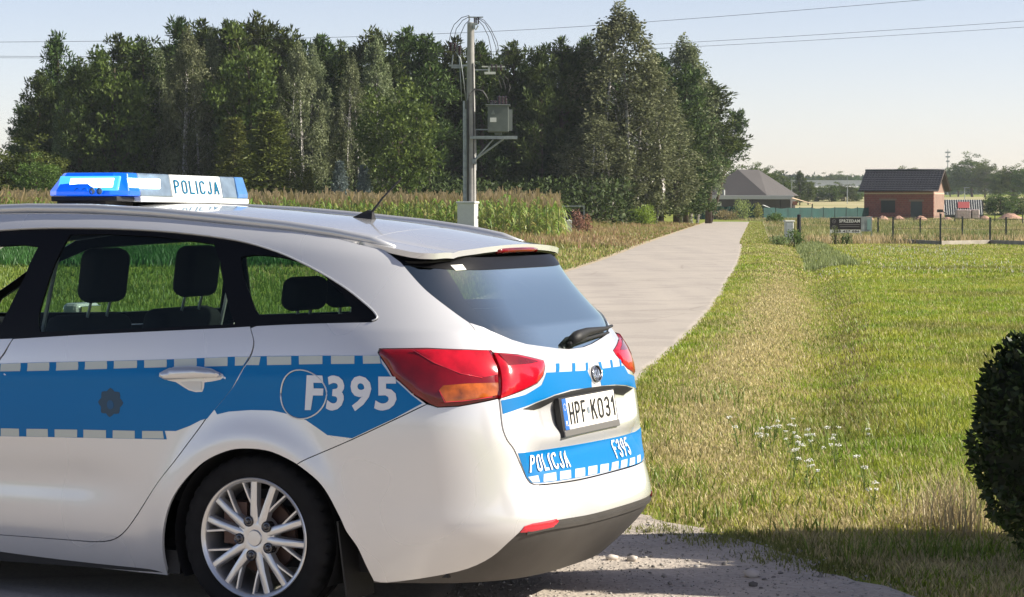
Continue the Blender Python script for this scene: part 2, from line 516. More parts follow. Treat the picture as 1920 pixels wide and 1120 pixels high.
def sheet(name, poly, mat, parent, holes=(), off=0., thick=.012, res=.03, gap=0., side=1, surf=None, dome=0., rim_mat=None, nofl=False):
    """a body panel: polygon in (s, v) laid on the shell with its rim turned inwards"""
    P_, N_ = surf if surf else (PP, NN)
    loops = [densify(inset(poly, gap) if gap else poly, res)] + [densify(inset(h, -gap) if gap else h, res) for h in holes]
    if side < 0: loops = [flipside(l) for l in loops]
    pts, edges = [], []
    for l in loops:
        b = len(pts); pts += l; edges += [(b + i, b + (i + 1) % len(l)) for i in range(len(l))]
    A = np.array(pts); lo, hi = A.min(0), A.max(0)
    gx, gy = np.meshgrid(np.arange(lo[0] + res / 2, hi[0], res), np.arange(lo[1] + res / 2, hi[1], res * .8))
    gx, gy = gx.ravel(), gy.ravel()
    def ins(x, y):
        m = inside(x, y, loops[0])
        for h in loops[1:]: m &= ~inside(x, y, h)
        return m
    if len(gx):
        m = ins(gx, gy); gx, gy = gx[m], gy[m]
    ring = np.array([p for i, l in enumerate(loops) for p in inset(l, res * .55 if i == 0 else -res * .55)])
    dr = np.min((ring[:, None, 0] - A[None, :, 0]) ** 2 + (ring[:, None, 1] - A[None, :, 1]) ** 2, 1)
    ring = ring[ins(ring[:, 0], ring[:, 1]) & (dr > (res * .45) ** 2)]
    if len(ring):
        kp = []
        for p in ring:                                 # thin the ring where it bunches up
            if not kp or min((p[0] - q[0]) ** 2 + (p[1] - q[1]) ** 2 for q in kp[-6:]) > (res * .4) ** 2: kp.append(p)
        pts = pts + [tuple(p) for p in kp]; A = np.concatenate([A, np.array(kp)])
    if len(gx):
        d = np.min((gx[:, None] - A[None, :, 0]) ** 2 + (gy[:, None] - A[None, :, 1]) ** 2, 1); m = d > (res * .62) ** 2
        pts = pts + list(zip(gx[m], gy[m]))
    co, _e, fc, *_ = delaunay_2d_cdt([Vector(p) for p in pts], edges, [], 0, 1e-7)
    C = np.array([c[:] for c in co])
    T = np.array([f[:3] for f in fc])
    cen = C[T].mean(1); T = T[ins(cen[:, 0], cen[:, 1])]
    e1, e2, e3 = C[T[:, 1]] - C[T[:, 0]], C[T[:, 2]] - C[T[:, 1]], C[T[:, 0]] - C[T[:, 2]]     # drop slivers
    T = T[np.abs(e1[:, 0] * e2[:, 1] - e1[:, 1] * e2[:, 0]) / np.sqrt(np.maximum.reduce([(e1 ** 2).sum(1), (e2 ** 2).sum(1), (e3 ** 2).sum(1)])) > 2e-5]
    V = P_(C[:, 0], C[:, 1]); Nn = N_(C[:, 0], C[:, 1])
    if dome:
        B = np.array([p for l in loops for p in l])
        dist = np.sqrt(np.min((C[:, None, 0] - B[None, :, 0]) ** 2 + (C[:, None, 1] - B[None, :, 1]) ** 2, 1))
        o_ = off + dome * (1 - np.exp(-dist / .008)); V = V + Nn * o_[:, None]
    else: V = V + Nn * off
    fn = np.cross(V[T[:, 1]] - V[T[:, 0]], V[T[:, 2]] - V[T[:, 0]])
    fl = (fn * Nn[T[:, 0]]).sum(1) < 0; T[fl] = T[fl][:, ::-1]
    faces = [tuple(int(i) for i in t) for t in T]
    cnt = {}
    for t in faces:
        for a, b in ((t[0], t[1]), (t[1], t[2]), (t[2], t[0])): cnt[(a, b)] = cnt.get((a, b), 0) + 1
    bd = [(a, b) for (a, b) in cnt if (b, a) not in cnt]
    vs = [tuple(p) for p in V]; mp = {}
    nf = len(faces)
    if thick > 0:
        for a, b in bd:
            for k in (a, b):
                if k not in mp:
                    mp[k] = len(vs); vs.append(tuple(V[k])); vs.append(tuple(V[k] - Nn[k] * thick))
            faces.append((mp[b], mp[a], mp[a] + 1, mp[b] + 1))
    o = mesh_obj(name, vs, faces, mat, parent)
    me = o.data
    me.polygons.foreach_set('use_smooth', [True] * len(me.polygons))
    if not dome:
        nv = np.zeros((len(vs), 3)); nv[:len(V)] = Nn
        for a, b in bd if thick > 0 else ():
            w = np.cross(V[b] - V[a], Nn[a])
            for k in (a, b): nv[mp[k]] += w; nv[mp[k] + 1] += w
        nv /= np.maximum(np.linalg.norm(nv, axis=1, keepdims=True), 1e-9)
        me.normals_split_custom_set_from_vertices([tuple(q) for q in nv])
    return o

def words(name, s, quad, mat, parent, off=.004, bold=.02, surf=None, side=1):
    """lettering on the shell; quad = TL, TR, BR, BL in (s, v)"""
    v, f = text_2d(s, bold) if bold > .015 else stroke_2d(s, **({'th': .17} if bold > 0 else {})); q = np.array(quad)
    u, w = v[:, :1], v[:, 1:]
    C = (q[3] * (1 - u) + q[2] * u) * (1 - w) + (q[0] * (1 - u) + q[1] * u) * w
    P_, N_ = surf if surf else (PP, NN)
    V = P_(C[:, 0], C[:, 1]) + N_(C[:, 0], C[:, 1]) * off
    return mesh_obj(name, V, f, mat, parent)
# ============================ the police car ============================
CAR_TH = R(24.47)
car = empty('police_car', (-.6152, 10.0052, 0), math.pi - CAR_TH,
            'silver and blue estate police car with a lit blue light bar on its roof', 'police car')

def sx(x, v=.6): return x - float(sS(v))            # flank x -> s

rear_gap = [(-.1407,1.1103),(-.1173,1.0612),(-.0535,1.0174),(.058,.9609),(.1743,.8809),(.2905,.8009),(.3391,.7635),(.5077,.61),(.6021,.5198),(.7136,.3791),(.7841,.3037),(.8497,.2701),(.9382,.2606)]
front_gap = [(1.0153,1.0463),(1.1157,.9912),(1.168,.9655),(1.27,.90),(1.37,.80),(1.42,.66),(1.43,.5),(1.43,.2626)]
arch_r = [(.6054,.1447),(.599,.2597),(.5802,.3509),(.5418,.4422),(.4797,.5256),(.3869,.599),(.274,.646),(.1819,.6598),(.0757,.6522),(-.0256,.6108),(-.1099,.5527),(-.1619,.493),(-.2068,.4188),(-.2308,.3676),(-.2733,.3088),(-.3047,.2405),(-.3349,.1782)]
trim_top = [(2.62,1.00),(2.28,1.13),(1.86,1.33),(1.66,1.405),(1.4,1.425),(1.0861,1.4378),(.8801,1.4447),(.6763,1.4477),(.4767,1.4508),(.2556,1.4518),(.0356,1.4461),(-.1615,1.4306),(-.3549,1.3987),(-.5153,1.3478),(-.6166,1.2884),(-.6749,1.2184),(-.6933,1.1778),(-.6872,1.1576),(-.6639,1.1468)]
trim_bot = [(-.473,1.1361),(-.1721,1.1187),(.2923,1.092),(.675,1.07),(1.0809,1.0428),(1.6,1.02),(2.2,.995)]
g_front = [(.8768,1.3815),(.95,1.388),(1.6,1.365),(1.82,1.30),(2.2,1.13),(2.3,1.06),(1.6,1.075),(1.0301,1.105),(.9826,1.1601),(.9139,1.2763)]
g_rear = [(.7432,1.4271),(.8621,1.0761),(.4,1.098),(-.0653,1.1249),(.0243,1.3604),(.0756,1.4266),(.3215,1.4357),(.5687,1.4336)]
g_quart = [(-.0835,1.3846),(-.1558,1.396),(-.2352,1.399),(-.33,1.397),(-.4122,1.3862),(-.48,1.366),(-.5315,1.3428),(-.5928,1.2748),(-.6132,1.2141),(-.6082,1.1926),(-.5699,1.1811),(-.2017,1.163),(-.182,1.1833),(-.1482,1.2548)]
tail_top = [(-.9929,1.0356),(-.7808,1.0479),(-.6273,1.0447)]
tail_low = [(-.6044,1.0273),(-.5714,.9473),(-.598,.881),(-.6371,.8467),(-.6572,.8352),(-.7334,.8385),(-.887,.8629)]
tail_in = [(-.9939,1.0277),(-1.0975,1.0146),(-1.2268,.9849),(-1.217,.9673),(-1.1662,.93),(-1.1099,.9054),(-.9866,.8792),(-.9002,.8622)]
seam = [(-.6262,.8467),(-.4877,.7886),(-.2943,.7112),(-.0746,.6325),(-.0256,.6108)]
lid_edge = [(-.8932,.8566),(-.8703,.7648),(-.8771,.711),(-.9003,.6739),(-.9241,.6049),(-.9443,.5582),(-.97,.5387),(-1.033,.5337),(-1.2606,.5313)]
dark_top = [(-.3349,.1782),(-.3952,.1735),(-.5798,.1987),(-.7219,.2277),(-.8098,.2718),(-.8596,.3253),(-.8999,.3669),(-.93,.382),(-1.0605,.3975),(-1.2553,.397)]
arch_f = [(WB + ARCH_R * 1.03 * math.cos(t), HUB_Z + ARCH_R * 1.0 * math.sin(t)) for t in np.linspace(R(-24), R(204), 16)]
def arch_f_s(): return [(x + .19, v) for x, v in arch_f]

ARA, ARB = curve(arch_r[:10]), curve(arch_r[9:])
rear_gap = curve(rear_gap, 3); seam = curve(seam, 3); dark_top = curve(dark_top, 3); lid_edge = curve(lid_edge, 3); tail_top_c = tail_top
T_REV = curve(trim_top[::-1][:15], 3)
def build_side(side):
    # stamped side frame: sill, rear wing, roof edge
    outer = ([(1.75,1.5),(.9,1.5),(.2,1.5),(-.3,1.5),(-.6,1.5),(-.7955,1.4817),(-.8397,1.4393),(-.9,1.3124),(-.9891,1.1465),(-.991,1.0845)]
             + tail_top + tail_low[:3] + [(-.6262,.8467)] + seam[1:-1] + ARA[::-1]
             + [(1.28,.160),(2.30,.150),(2.30,.2626)] + [(1.28,.2626)] + rear_gap[::-1] + [trim_bot[1], trim_bot[0]] + T_REV + [(1.75,1.40)])
    w = sheet('rear_wing', outer, M['paint'], car, gap=.0018, side=side, res=.028)
    # doors
    rd = [(1.0153,1.0463)] + front_gap[1:] + rear_gap[::-1] + [(-.1407,1.1165),(.2923,1.092),(.675,1.07)]
    d = sheet('rear_door', rd, M['paint'], car, gap=.0022, side=side, res=.028)
    fd = front_gap[::-1] + [(1.6,1.02),(2.25,.995),(2.33,.80),(2.33,.55),(2.30,.2626)]
    fdo = sheet('front_door', fd, M['paint'], car, gap=.0022, side=side, res=.04)
    # front wing with its arch
    fw = [(2.34,.55),(2.34,.80),(2.27,.995),(2.60,1.0),(3.2,.93),(3.55,.86),(3.75,.62),(3.55,.45)] + [(x, v) for x, v in arch_f_s() if v > .30] + [(2.40,.30),(2.31,.2626),(2.34,.40)]
    fw = [p for p in fw if not (p[0] < 2.45 and p[1] > .31 and p in arch_f_s())]
    sheet('front_wing', fw, M['paint'], car, gap=.002, side=side, res=.045)
    # window surround and panes
    tr = sheet('window_surround', trim_top[:4] + T_REV[::-1][0:] + trim_bot, M['trim'], car, holes=[g_front, g_rear, g_quart], off=-.004, thick=.010, side=side, res=.025)
    for nm, g in (('front_window', g_front), ('rear_window', g_rear), ('quarter_window', g_quart)):
        if nm == 'front_window' and side > 0: continue           # this pane is wound down
        sheet(nm, inset(g, -.006), M['glass'], car, off=-.009, thick=0, side=side, res=.05)
    # door pillar cover, weather strip and the bright seam along the door edge
    ws = MB()
    t = T_REV[::-1][:-1]
    q = np.array([( -math.pi - a if side < 0 else a, b + .003) for a, b in t])
    p = PP(q[:, 0], q[:, 1]) + NN(q[:, 0], q[:, 1]) * .002
    ws.tube([tuple(k) for k in p], .0035, 6)
    ws.build('window_trim_strip', M['rail'], car, smooth=True)
    # wheel-arch liner
    for xw in (0., WB):
        lv, lf = [], []
        n = 22
        for k in range(n + 1):
            a = R(-28 + 236 * k / n)
            for yy, rr in ((.862, .352), (.60, .358), (.55, .0)):
                x, z = xw + rr * math.cos(a), HUB_Z + rr * math.sin(a)
                lv.append((x, side * yy, max(z, .12)))
        for k in range(n):
            for j in (0, 1):
                a = k * 3 + j
                lf.append((a, a + 1, a + 4, a + 3))
        mesh_obj('wheel_arch_liner', lv, lf, M['black'], car, smooth=True)
    return d, w

door, wing = build_side(1)
door_r, wing_r = build_side(-1)

# tailgate, bumper
def mirror_chain(ch): return ch + [(-math.pi - s, v) for s, v in ch[::-1]]
glass_low = [(-.9891,1.1465),(-1.05,1.106),(-1.1257,1.0688),(-1.19,1.050),(-1.2666,1.0391),(-1.40,1.022),(-1.5,1.014)]
lid = [(-.9891,1.1465),(-.991,1.0845)] + tail_in + lid_edge
lid_poly = mirror_chain(lid)[1:-1] + mirror_chain(glass_low)[::-1]
tailgate = sheet('tailgate', lid_poly, M['paint'], car, gap=.0016, res=.014, thick=.016)
glass_side = [(-.8397,1.4393),(-.9,1.3124),(-.945,1.225)] + glass_low
gs = mirror_chain(glass_side)
frit_in = [(-1.015,1.435),(-1.0399,1.35),(-1.0405,1.2764),(-1.06,1.21),(-1.0866,1.1571),(-1.1536,1.0972),(-1.26,1.062),(-1.4066,1.0417),(-1.5,1.036)]
sheet('rear_window_border', gs, M['trim'], tailgate, holes=[mirror_chain(frit_in)], off=-.010, thick=.003, res=.03, gap=.003)
sheet('rear_window', gs, M['rglass'], tailgate, off=-.006, thick=.0, res=.03, gap=.002)
bump_ch = (curve([(-1.2606,.5295),(-1.033,.5320),(-.97,.5370),(-.941,.556),(-.9205,.6035),(-.8965,.6735),(-.8735,.7105),(-.8665,.7648),(-.8885,.8560)], 3)
           + [(-.8870,.8610)] + tail_low[::-1][1:3] + [(-.6371,.8440)] + seam + ARB[1:] + dark_top[1:])
bumper = sheet('rear_bumper', mirror_chain(bump_ch), M['paint'], car, gap=.0016, res=.024, thick=.016)
low = dark_top + [(-math.pi - s, v) for s, v in dark_top[::-1]]
lowb = [(-.3349,.1700),(-.5,.172),(-.74,.166),(-.99,.160),(-1.3,.157),(-1.5708,.157)]
lowb = lowb + [(-math.pi - s, v) for s, v in lowb[:-1][::-1]]
lower = sheet('lower_bumper', low + lowb[::-1], M['plastic'], bumper, off=-.003, thick=.02, res=.03)
rib = [(-.93,.372),(-1.0,.380),(-1.06,.3835),(-1.25,.383),(-1.5,.382)]
rib2 = [(a, b - .016) for a, b in rib]
sheet('bumper_rib', mirror_chain(rib) + mirror_chain(rib2)[::-1], M['plastic'], bumper, off=.004, thick=.012, res=.03, dome=.004)
for sd in (1, -1):
    sheet('bumper_reflector', [(-.8999,.3669),(-.915,.388),(-.95,.397),(-1.0605,.4045),(-1.075,.395),(-1.0501,.373),(-.95,.364)], M['reflector'], bumper, off=.003, thick=.012, side=sd, res=.02, dome=.004)

# tail lamps
for sd in (1, -1):
    tl = tail_top + [(-.6044,1.0273),(-.5714,.9473),(-.598,.881),(-.6371,.8467),(-.6572,.8352),(-.7334,.8385),(-.887,.8629),(-.9268,.9303),(-.9584,.9821)]
    L = sheet('tail_lamp', tl, M['red'], car, gap=.002, off=.001, thick=.03, side=sd, res=.018, dome=.014)
    sheet('lamp_bowl', [(-.735,1.035),(-.79,1.038),(-.965,1.028),(-.945,.975),(-.925,.945),(-.87,.938),(-.80,.955),(-.755,.985)], M['red_light'], L, off=.0155, thick=.002, side=sd, res=.02, dome=.002)
    sheet('turn_lamp', [(-.6918,.8951),(-.715,.912),(-.8,.918),(-.9077,.9173),(-.895,.892),(-.8798,.8731),(-.75,.858),(-.6950,.851)], M['amber'], L, off=.0155, thick=.002, side=sd, res=.02, dome=.002)
    b = MB()
    for pts in ([(-.728,1.036),(-.75,.99),(-.80,.952),(-.86,.936)], [(-.693,.895),(-.690,.853),(-.75,.856),(-.86,.868)]):
        q = np.array(pts); q[:, 0] = np.where(sd < 0, -math.pi - q[:, 0], q[:, 0])
        b.tube([tuple(k) for k in PP(q[:, 0], q[:, 1]) + NN(q[:, 0], q[:, 1]) * .0165], .0016, 5)
    b.build('lamp_trim', M['reflector'], L, smooth=True)
    ti = sheet('tail_lamp', tail_in + [(-.9378,.9297),(-.9691,.9816)], M['red_light'], tailgate, gap=.002, off=.001, thick=.03, side=sd, res=.018, dome=.010)
    sheet('lamp_bowl', [(-1.0,1.018),(-1.08,1.004),(-1.17,.980),(-1.12,.975),(-1.0,.975)], M['red'], ti, off=.0112, thick=.001, side=sd, res=.02)

# blue livery on the flanks
BT = [(1.195,.946),(1.1867,.9467),(.91,.9601),(.6416,.9711),(.3575,.9842),(.0441,1.0017),(-.066,1.0055)]
def build_livery(side):
    D, W_ = (door, wing) if side > 0 else (door_r, wing_r)
    gp = [(-.022,1.0035),(.0645,.9565),(.1763,.8755),(.2925,.7955),(.332,.7655)]
    band = BT[:-1] + [(-.020,1.0035)] + gp[1:] + [(.3621,.7587),(.42,.735),(.4891,.7130),(.5393,.7119),(.539,.6796),(.9,.671),(1.412,.6586),(1.40,.74),(1.35,.81),(1.262,.90)]
    sheet('blue_band', band, M['blue'], D, off=.0012, thick=.001, side=side, res=.03)
    qb = [(-.036,1.0050),(-.3783,1.0149),(-.4583,1.0167),(-.603,1.0197),(-.5777,.9909),(-.5629,.9435),(-.59,.880),(-.6127,.8495),(-.4877,.7925),(-.2943,.7152),(-.1884,.7231),(-.1533,.7473),(-.1105,.7752),(-.0203,.7977),(.0331,.8057),(.1234,.8046),(.2252,.7952),(.2805,.783),(.2845,.800),(.1683,.880),(.0510,.9605)]
    sheet('blue_band', qb, M['blue'], W_, off=.0012, thick=.001, side=side, res=.03)
    UP = [[(1.182,.946),(1.082,.951),(1.108,.92),(1.207,.916)],[(1.047,.952),(.938,.958),(.966,.926),(1.074,.921)],[(.903,.959),(.796,.964),(.824,.933),(.932,.927)],[(.762,.965),(.656,.97),(.684,.94),(.791,.935)],[(.622,.971),(.511,.976),(.54,.948),(.651,.942)],[(.476,.978),(.369,.983),(.4,.954),(.505,.949)],[(.333,.985),(.226,.991),(.261,.959),(.365,.955)],[(.188,.993),(.08,.999),(.118,.966),(.224,.961)],[(.045,1.001),(-.019,1.003),(.0455,.97),(.083,.968)],[(-.035,1.0035),(-.081,1.0045),(-.030,.973),(.030,.972)],[(-.114,1.006),(-.234,1.009),(-.193,.978),(-.072,.974)],[(-.272,1.011),(-.379,1.014),(-.341,.984),(-.232,.98)],[(-.416,1.015),(-.509,1.017),(-.475,.988),(-.379,.985)],[(-.541,1.018),(-.601,1.019),(-.574,.991),(-.509,.989)]]
    LOW = [[(1.311,.692),(1.223,.694),(1.231,.664),(1.32,.662)],[(1.186,.695),(1.084,.698),(1.092,.667),(1.195,.665)],[(1.051,.698),(.944,.701),(.953,.671),(1.059,.668)],[(.914,.702),(.809,.704),(.818,.674),(.923,.671)],[(.777,.705),(.676,.707),(.685,.677),(.786,.675)],[(.642,.708),(.548,.711),(.551,.682),(.65,.679)]]
    for i, q in enumerate(UP):
        sheet('pale_block', q, M['block'], D if i < 9 else W_, off=.0022, thick=.0008, side=side, res=.04)
    for q in LOW:
        sheet('pale_block', q, M['block'], D, off=.0022, thick=.0008, side=side, res=.04)
    q = [(-.228,.9429),(-.5866,.9457),(-.5014,.8197),(-.1219,.8086)]
    if side > 0:
        words('lettering', 'F395', q, M['letter'], W_, bold=.032)
    else:
        q = [(-math.pi - a, b) for a, b in (q[1], q[0], q[3], q[2])]
        words('lettering', 'F395', q, M['letter'], W_, bold=.032)
    st = []
    for k in range(32):
        a = 2 * math.pi * k / 32
        r = (.058, .0525, .047, .0525)[k % 4]
        st.append((.7466 + r * math.cos(a) - .5 * r * math.sin(a), .8116 + r * math.sin(a) * .98))
    stars = sheet('star_emblem', st, M['badge'], D, off=.0022, thick=.0008, side=side, res=.05)
    sheet('emblem_centre', [(.7520 + .016 * math.cos(k * .524) - .008 * math.sin(k * .524), .8030 + .018 * math.sin(k * .524)) for k in range(12)], M['bluedark'], stars if False else D, off=.0030, thick=.0006, side=side, res=.05)
    # fuel flap ring on the near wing, door handle
    if side > 0:
        c = (-.150, .870); b = MB()
        pts = [(c[0] + .1065 * math.cos(a) * 1.0 - .064 * math.sin(a), c[1] + .0905 * math.sin(a)) for a in np.linspace(0, 2 * math.pi, 41)]
        q = np.array(pts)
        b.tube([tuple(k) for k in PP(q[:, 0], q[:, 1]) + NN(q[:, 0], q[:, 1]) * .0012], .0034, 6)
        b.build('fuel_flap_rim', M['alloy'], W_, smooth=True)
        b = MB(); q = q * .975 + np.array(c) * .025
        b.tube([tuple(k) for k in PP(q[:, 0], q[:, 1]) + NN(q[:, 0], q[:, 1]) * .0014], .0012, 4)
        b.build('fuel_flap_gap', M['black'], W_, smooth=True)
    # handle: cup below, lever across
    cup = [(.340 + .150 * math.cos(a) * (1 if True else 1), .9255 + .036 * math.sin(a)) for a in np.linspace(R(10), R(170), 9)]
    cup = [(.165,.935),(.20,.955),(.28,.964),(.36,.958),(.43,.937),(.452,.920),(.43,.905),(.40,.900),(.382,.884),(.362,.870),(.335,.864),(.305,.866),(.288,.882),(.272,.902),(.235,.907),(.19,.915),(.168,.925)]
    h = sheet('door_handle', cup, M['paint'], D, off=.002, thick=.003, side=side, res=.02, dome=.004)
    lever = [(.172,.936),(.20,.950),(.29,.956),(.38,.948),(.44,.928),(.448,.918),(.43,.9085),(.30,.9165),(.19,.922),(.175,.928)]
    sheet('handle_lever', lever, M['alloy'], h, off=.022, thick=.018, side=side, res=.012, dome=.016)
    sheet('handle_hollow', [(.375,.900),(.362,.880),(.335,.869),(.305,.871),(.288,.892),(.28,.905),(.33,.906)], M['rail'], h, off=.0066, thick=.001, side=side, res=.02)
build_livery(1)
build_livery(-1)

# livery of the tailgate
up1 = [(-.8968,.8545),(-1.02,.868),(-1.1344,.8977),(-1.1978,.9402),(-1.4,.932),(-1.575,.9258),(-1.585,.905),(-1.60,.885),(-1.592,.858),(-1.45,.862),(-1.3683,.8636),(-1.2157,.8555),(-1.08,.838),(-.9782,.8217),(-.885,.804)]
up2 = [(-1.725,.9238),(-1.86,.922),(-1.985,.9205),(-2.035,.885),(-2.16,.866),(-2.245,.855),(-2.25,.80),(-2.16,.818),(-2.0,.842),(-1.85,.854),(-1.700,.859),(-1.695,.885),(-1.715,.905)]
sheet('blue_band', up1, M['blue'], tailgate, off=.0014, thick=.001, res=.03)
sheet('blue_band', up2, M['blue'], tailgate, off=.0014, thick=.001, res=.03)
for q in [[(-1.306,.968),(-1.335,.967),(-1.302,.937),(-1.274,.938)],[(-1.45,.961),(-1.479,.960),(-1.451,.930),(-1.422,.931)],[(-1.584,.955),(-1.606,.955),(-1.584,.926),(-1.562,.926)],[(-1.714,.950),(-1.739,.950),(-1.740,.922),(-1.712,.922)],[(-1.841,.951),(-1.862,.951),(-1.855,.920),(-1.834,.920)],[(-1.947,.949),(-1.966,.949),(-1.956,.919),(-1.938,.919)]]:
    sheet('blue_tick', q, M['blue'], tailgate, off=.0014, thick=.001, res=.03)
low_b = [(-.9142,.6572),(-1.2,.655),(-1.5,.650),(-1.8,.646),(-2.10,.643),(-2.2,.655),(-2.175,.60),(-2.15,.56),(-2.12,.548),(-2.0,.5325),(-1.8664,.5324),(-1.5,.5358),(-1.2,.539),(-1.0,.5405),(-.957,.545),(-.9379,.5665),(-.925,.61)]
sheet('blue_band', low_b, M['blue'], tailgate, off=.0014, thick=.001, res=.013)
for q in [[(-.944,.567),(-.997,.569),(-1.0,.543),(-.962,.546)],[(-1.03,.57),(-1.107,.571),(-1.095,.542),(-1.019,.543)],[(-1.134,.571),(-1.214,.57),(-1.195,.541),(-1.117,.542)],[(-1.251,.57),(-1.338,.568),(-1.31,.539),(-1.225,.540)],[(-1.371,.568),(-1.465,.566),(-1.429,.538),(-1.338,.539)],[(-1.499,.565),(-1.593,.562),(-1.553,.536),(-1.46,.537)],[(-1.63,.562),(-1.707,.562),(-1.667,.535),(-1.585,.535)],[(-1.74,.561),(-1.817,.561),(-1.773,.5345),(-1.695,.535)],[(-1.85,.56),(-1.92,.559),(-1.88,.534),(-1.803,.534)],[(-1.955,.56),(-2.02,.56),(-1.985,.536),(-1.915,.534)]]:
    sheet('pale_block', q, M['block'], tailgate, off=.0024, thick=.0008, res=.04)
words('lettering', 'POLICJA', [(-.9740,.6475),(-1.2650,.6410),(-1.2210,.5777),(-.9519,.5815)], M['letter'], tailgate, off=.0055, bold=.01)
words('lettering', 'F395', [(-1.7549,.6384),(-1.9491,.6361),(-1.8859,.5691),(-1.6936,.569)], M['letter'], tailgate, off=.0055, bold=.01)

# maker's badge
def ring_pts(c, a, b, n=28): return [(c[0] + a * math.cos(2 * math.pi * k / n), c[1] + b * math.sin(2 * math.pi * k / n)) for k in range(n)]
bc = (-1.6504, .908)
sheet('badge_pad', ring_pts(bc, .058, .040), M['paint'], tailgate, off=.003, thick=.004, res=.03)
bg_ = sheet('badge', ring_pts(bc, .048, .031), M['nut'], tailgate, off=.008, thick=.006, res=.02)
q = np.array(ring_pts(bc, .046, .030) + [ring_pts(bc, .046, .030)[0]])
b = MB(); b.tube([tuple(k) for k in PP(q[:, 0], q[:, 1]) + NN(q[:, 0], q[:, 1]) * .011], .003, 6)
b.build('badge_ring', M['chrome'], bg_, smooth=True)
words('badge_lettering', 'KIA', [(-1.618,.922),(-1.683,.922),(-1.683,.893),(-1.618,.893)], M['chrome'], bg_, off=.011, bold=.02)

# handle shelf over the plate, plate and its frame
shelf = [(-.985,.8170),(-1.08,.834),(-1.2157,.8515),(-1.37,.859),(-1.55,.860),(-1.72,.857),(-1.88,.849),(-2.0,.838),(-2.1,.822),(-2.0,.800),(-1.9,.812),(-1.80,.838),(-1.55,.842),(-1.22,.836),(-1.12,.812),(-1.05,.808)]
sheet('handle_shelf', shelf, M['black'], tailgate, off=.003, thick=.004, res=.03)
pl = empty('number_plate'); pl.parent = tailgate
cc = PP(np.array(-1.503), np.array(.776)); nn = NN(np.array(-1.503), np.array(.776))
pxd, pyd, pzd = [float(k) for k in cc]
pl.location = (pxd - .018, pyd, pzd)
pl.rotation_euler = (0, R(9), 0)              # local -x faces backwards
def plate_box(name, y0, y1, z0, z1, x0, x1, mat, bev=0.):
    o = MB().box(((x0 + x1) / 2, (y0 + y1) / 2, (z0 + z1) / 2), (abs(x1 - x0), abs(y1 - y0), abs(z1 - z0))).build(name, mat, pl, bevel=bev)
    return o
plate_box('plate_frame', -.278, .278, -.086, .066, -.012, .012, M['black'], .003)
plate_box('plate_lip', -.276, .276, -.085, -.060, -.018, -.010, simple('grey_plate_frame', (.13, .125, .12, 1), .35), .003)
plate_box('plate_face', -.262, .262, -.059, .060, -.0145, -.011, M['plate'])
plate_box('plate_band', .222, .262, -.059, .060, -.0160, -.0142, M['plate_blue'])
for i in range(12):                              # ring of stars, country letters
    a = i * math.pi / 6
    MB().box((-.0165, .242 + .012 * math.cos(a), .028 + .012 * math.sin(a)), (.0006, .003, .003)).build('plate_star', M['plate'], pl)
def plate_text(s, y0, y1, z0, z1, mat, bold):
    v, f = stroke_2d(s, .14, .48, .22) if len(s) > 2 else text_2d(s, bold)
    V = [(-.0172, y0 + (y1 - y0) * a, z0 + (z1 - z0) * b_) for a, b_ in v]
    mesh_obj('plate_characters', V, f, mat, pl)
plate_text('PL', .252, .232, -.045, -.025, M['plate'], .02)
plate_text('HPF', .205, .045, -.042, .043, M['ink'], .012)
plate_text('K031', -.008, -.247, -.042, .043, M['ink'], .012)
MB().box((-.0168, .018, .0), (.0006, .022, .024)).build('plate_seal', M['lampgrey'], pl)

# rear wiper
wp = MB()
wc = lambda s, v, o=.02: tuple(PP(np.array(s), np.array(v)) + NN(np.array(s), np.array(v)) * o)
wp.tube([wc(-1.5329,1.036), wc(-1.60,1.046), wc(-1.70,1.058), wc(-1.90,1.062), wc(-2.0,1.068)], [.020, .026, .018, .009, .006], 8)
wp.tube([wc(-1.52,1.030,.004), wc(-1.62,1.034,.010), wc(-1.95,1.050,.008)], [.010, .008, .005], 6)
wp.build('rear_wiper', M['black'], tailgate, smooth=True)
# paper label and camera-side sticker at the top of the rear glass
sheet('glass_sticker', [(-1.035,1.452),(-1.095,1.459),(-1.105,1.432),(-1.05,1.426)], M['plate'], tailgate, off=-.003, thick=.0005, res=.05)

# roof, spoiler, rails
def PRf(x, y):
    x = np.asarray(x, float); y = np.asarray(y, float)
    z = sH(x) + .045 * (1 - (y / .63) ** 2)
    z = z - .004 * np.exp(-((np.abs(y) - .50) / .02) ** 2)
    return np.stack([x + 0 * y, y + 0 * x, z], -1)
def NRf(x, y):
    e = 2e-3; a = PRf(x + e, y) - PRf(x - e, y); b = PRf(x, y + e) - PRf(x, y - e)
    n = np.cross(a, b); return n / np.linalg.norm(n, axis=-1, keepdims=True)
ss = np.array([1.70,1.2,.8,.4,.1,-.1,-.3,-.45,-.6,-.70])
e = PP(ss, np.full(len(ss), 1.5)); edge = [(float(p[0]), float(p[1]) - .002) for p in e]
xr0 = edge[-1][0]
roof_poly = [(1.95,.45),(1.98,.2),(1.98,-.2),(1.95,-.45)] + [(x, -y) for x, y in edge] + [(x, y) for x, y in edge[::-1]]
roof = sheet('roof', roof_poly, M['paint'], car, surf=(PRf, NRf), thick=.01, res=.045)
lip = [(xr0 - .003, edge[-1][1]),(xr0 - .03, .612),(-.545, .628),(-.585,.618),(-.625,.585),(-.662,.50),(-.690,.35),(-.705,.18),(-.710,0)]
sp = sheet('roof_spoiler', lip + [(x, -y) for x, y in lip[:-1][::-1]], M['paint'], tailgate, surf=(PRf, NRf), thick=.022, res=.03)
hd_ = [(-.80,1.497),(-.86,1.40),(-1.0,1.425),(-1.5,1.43)]
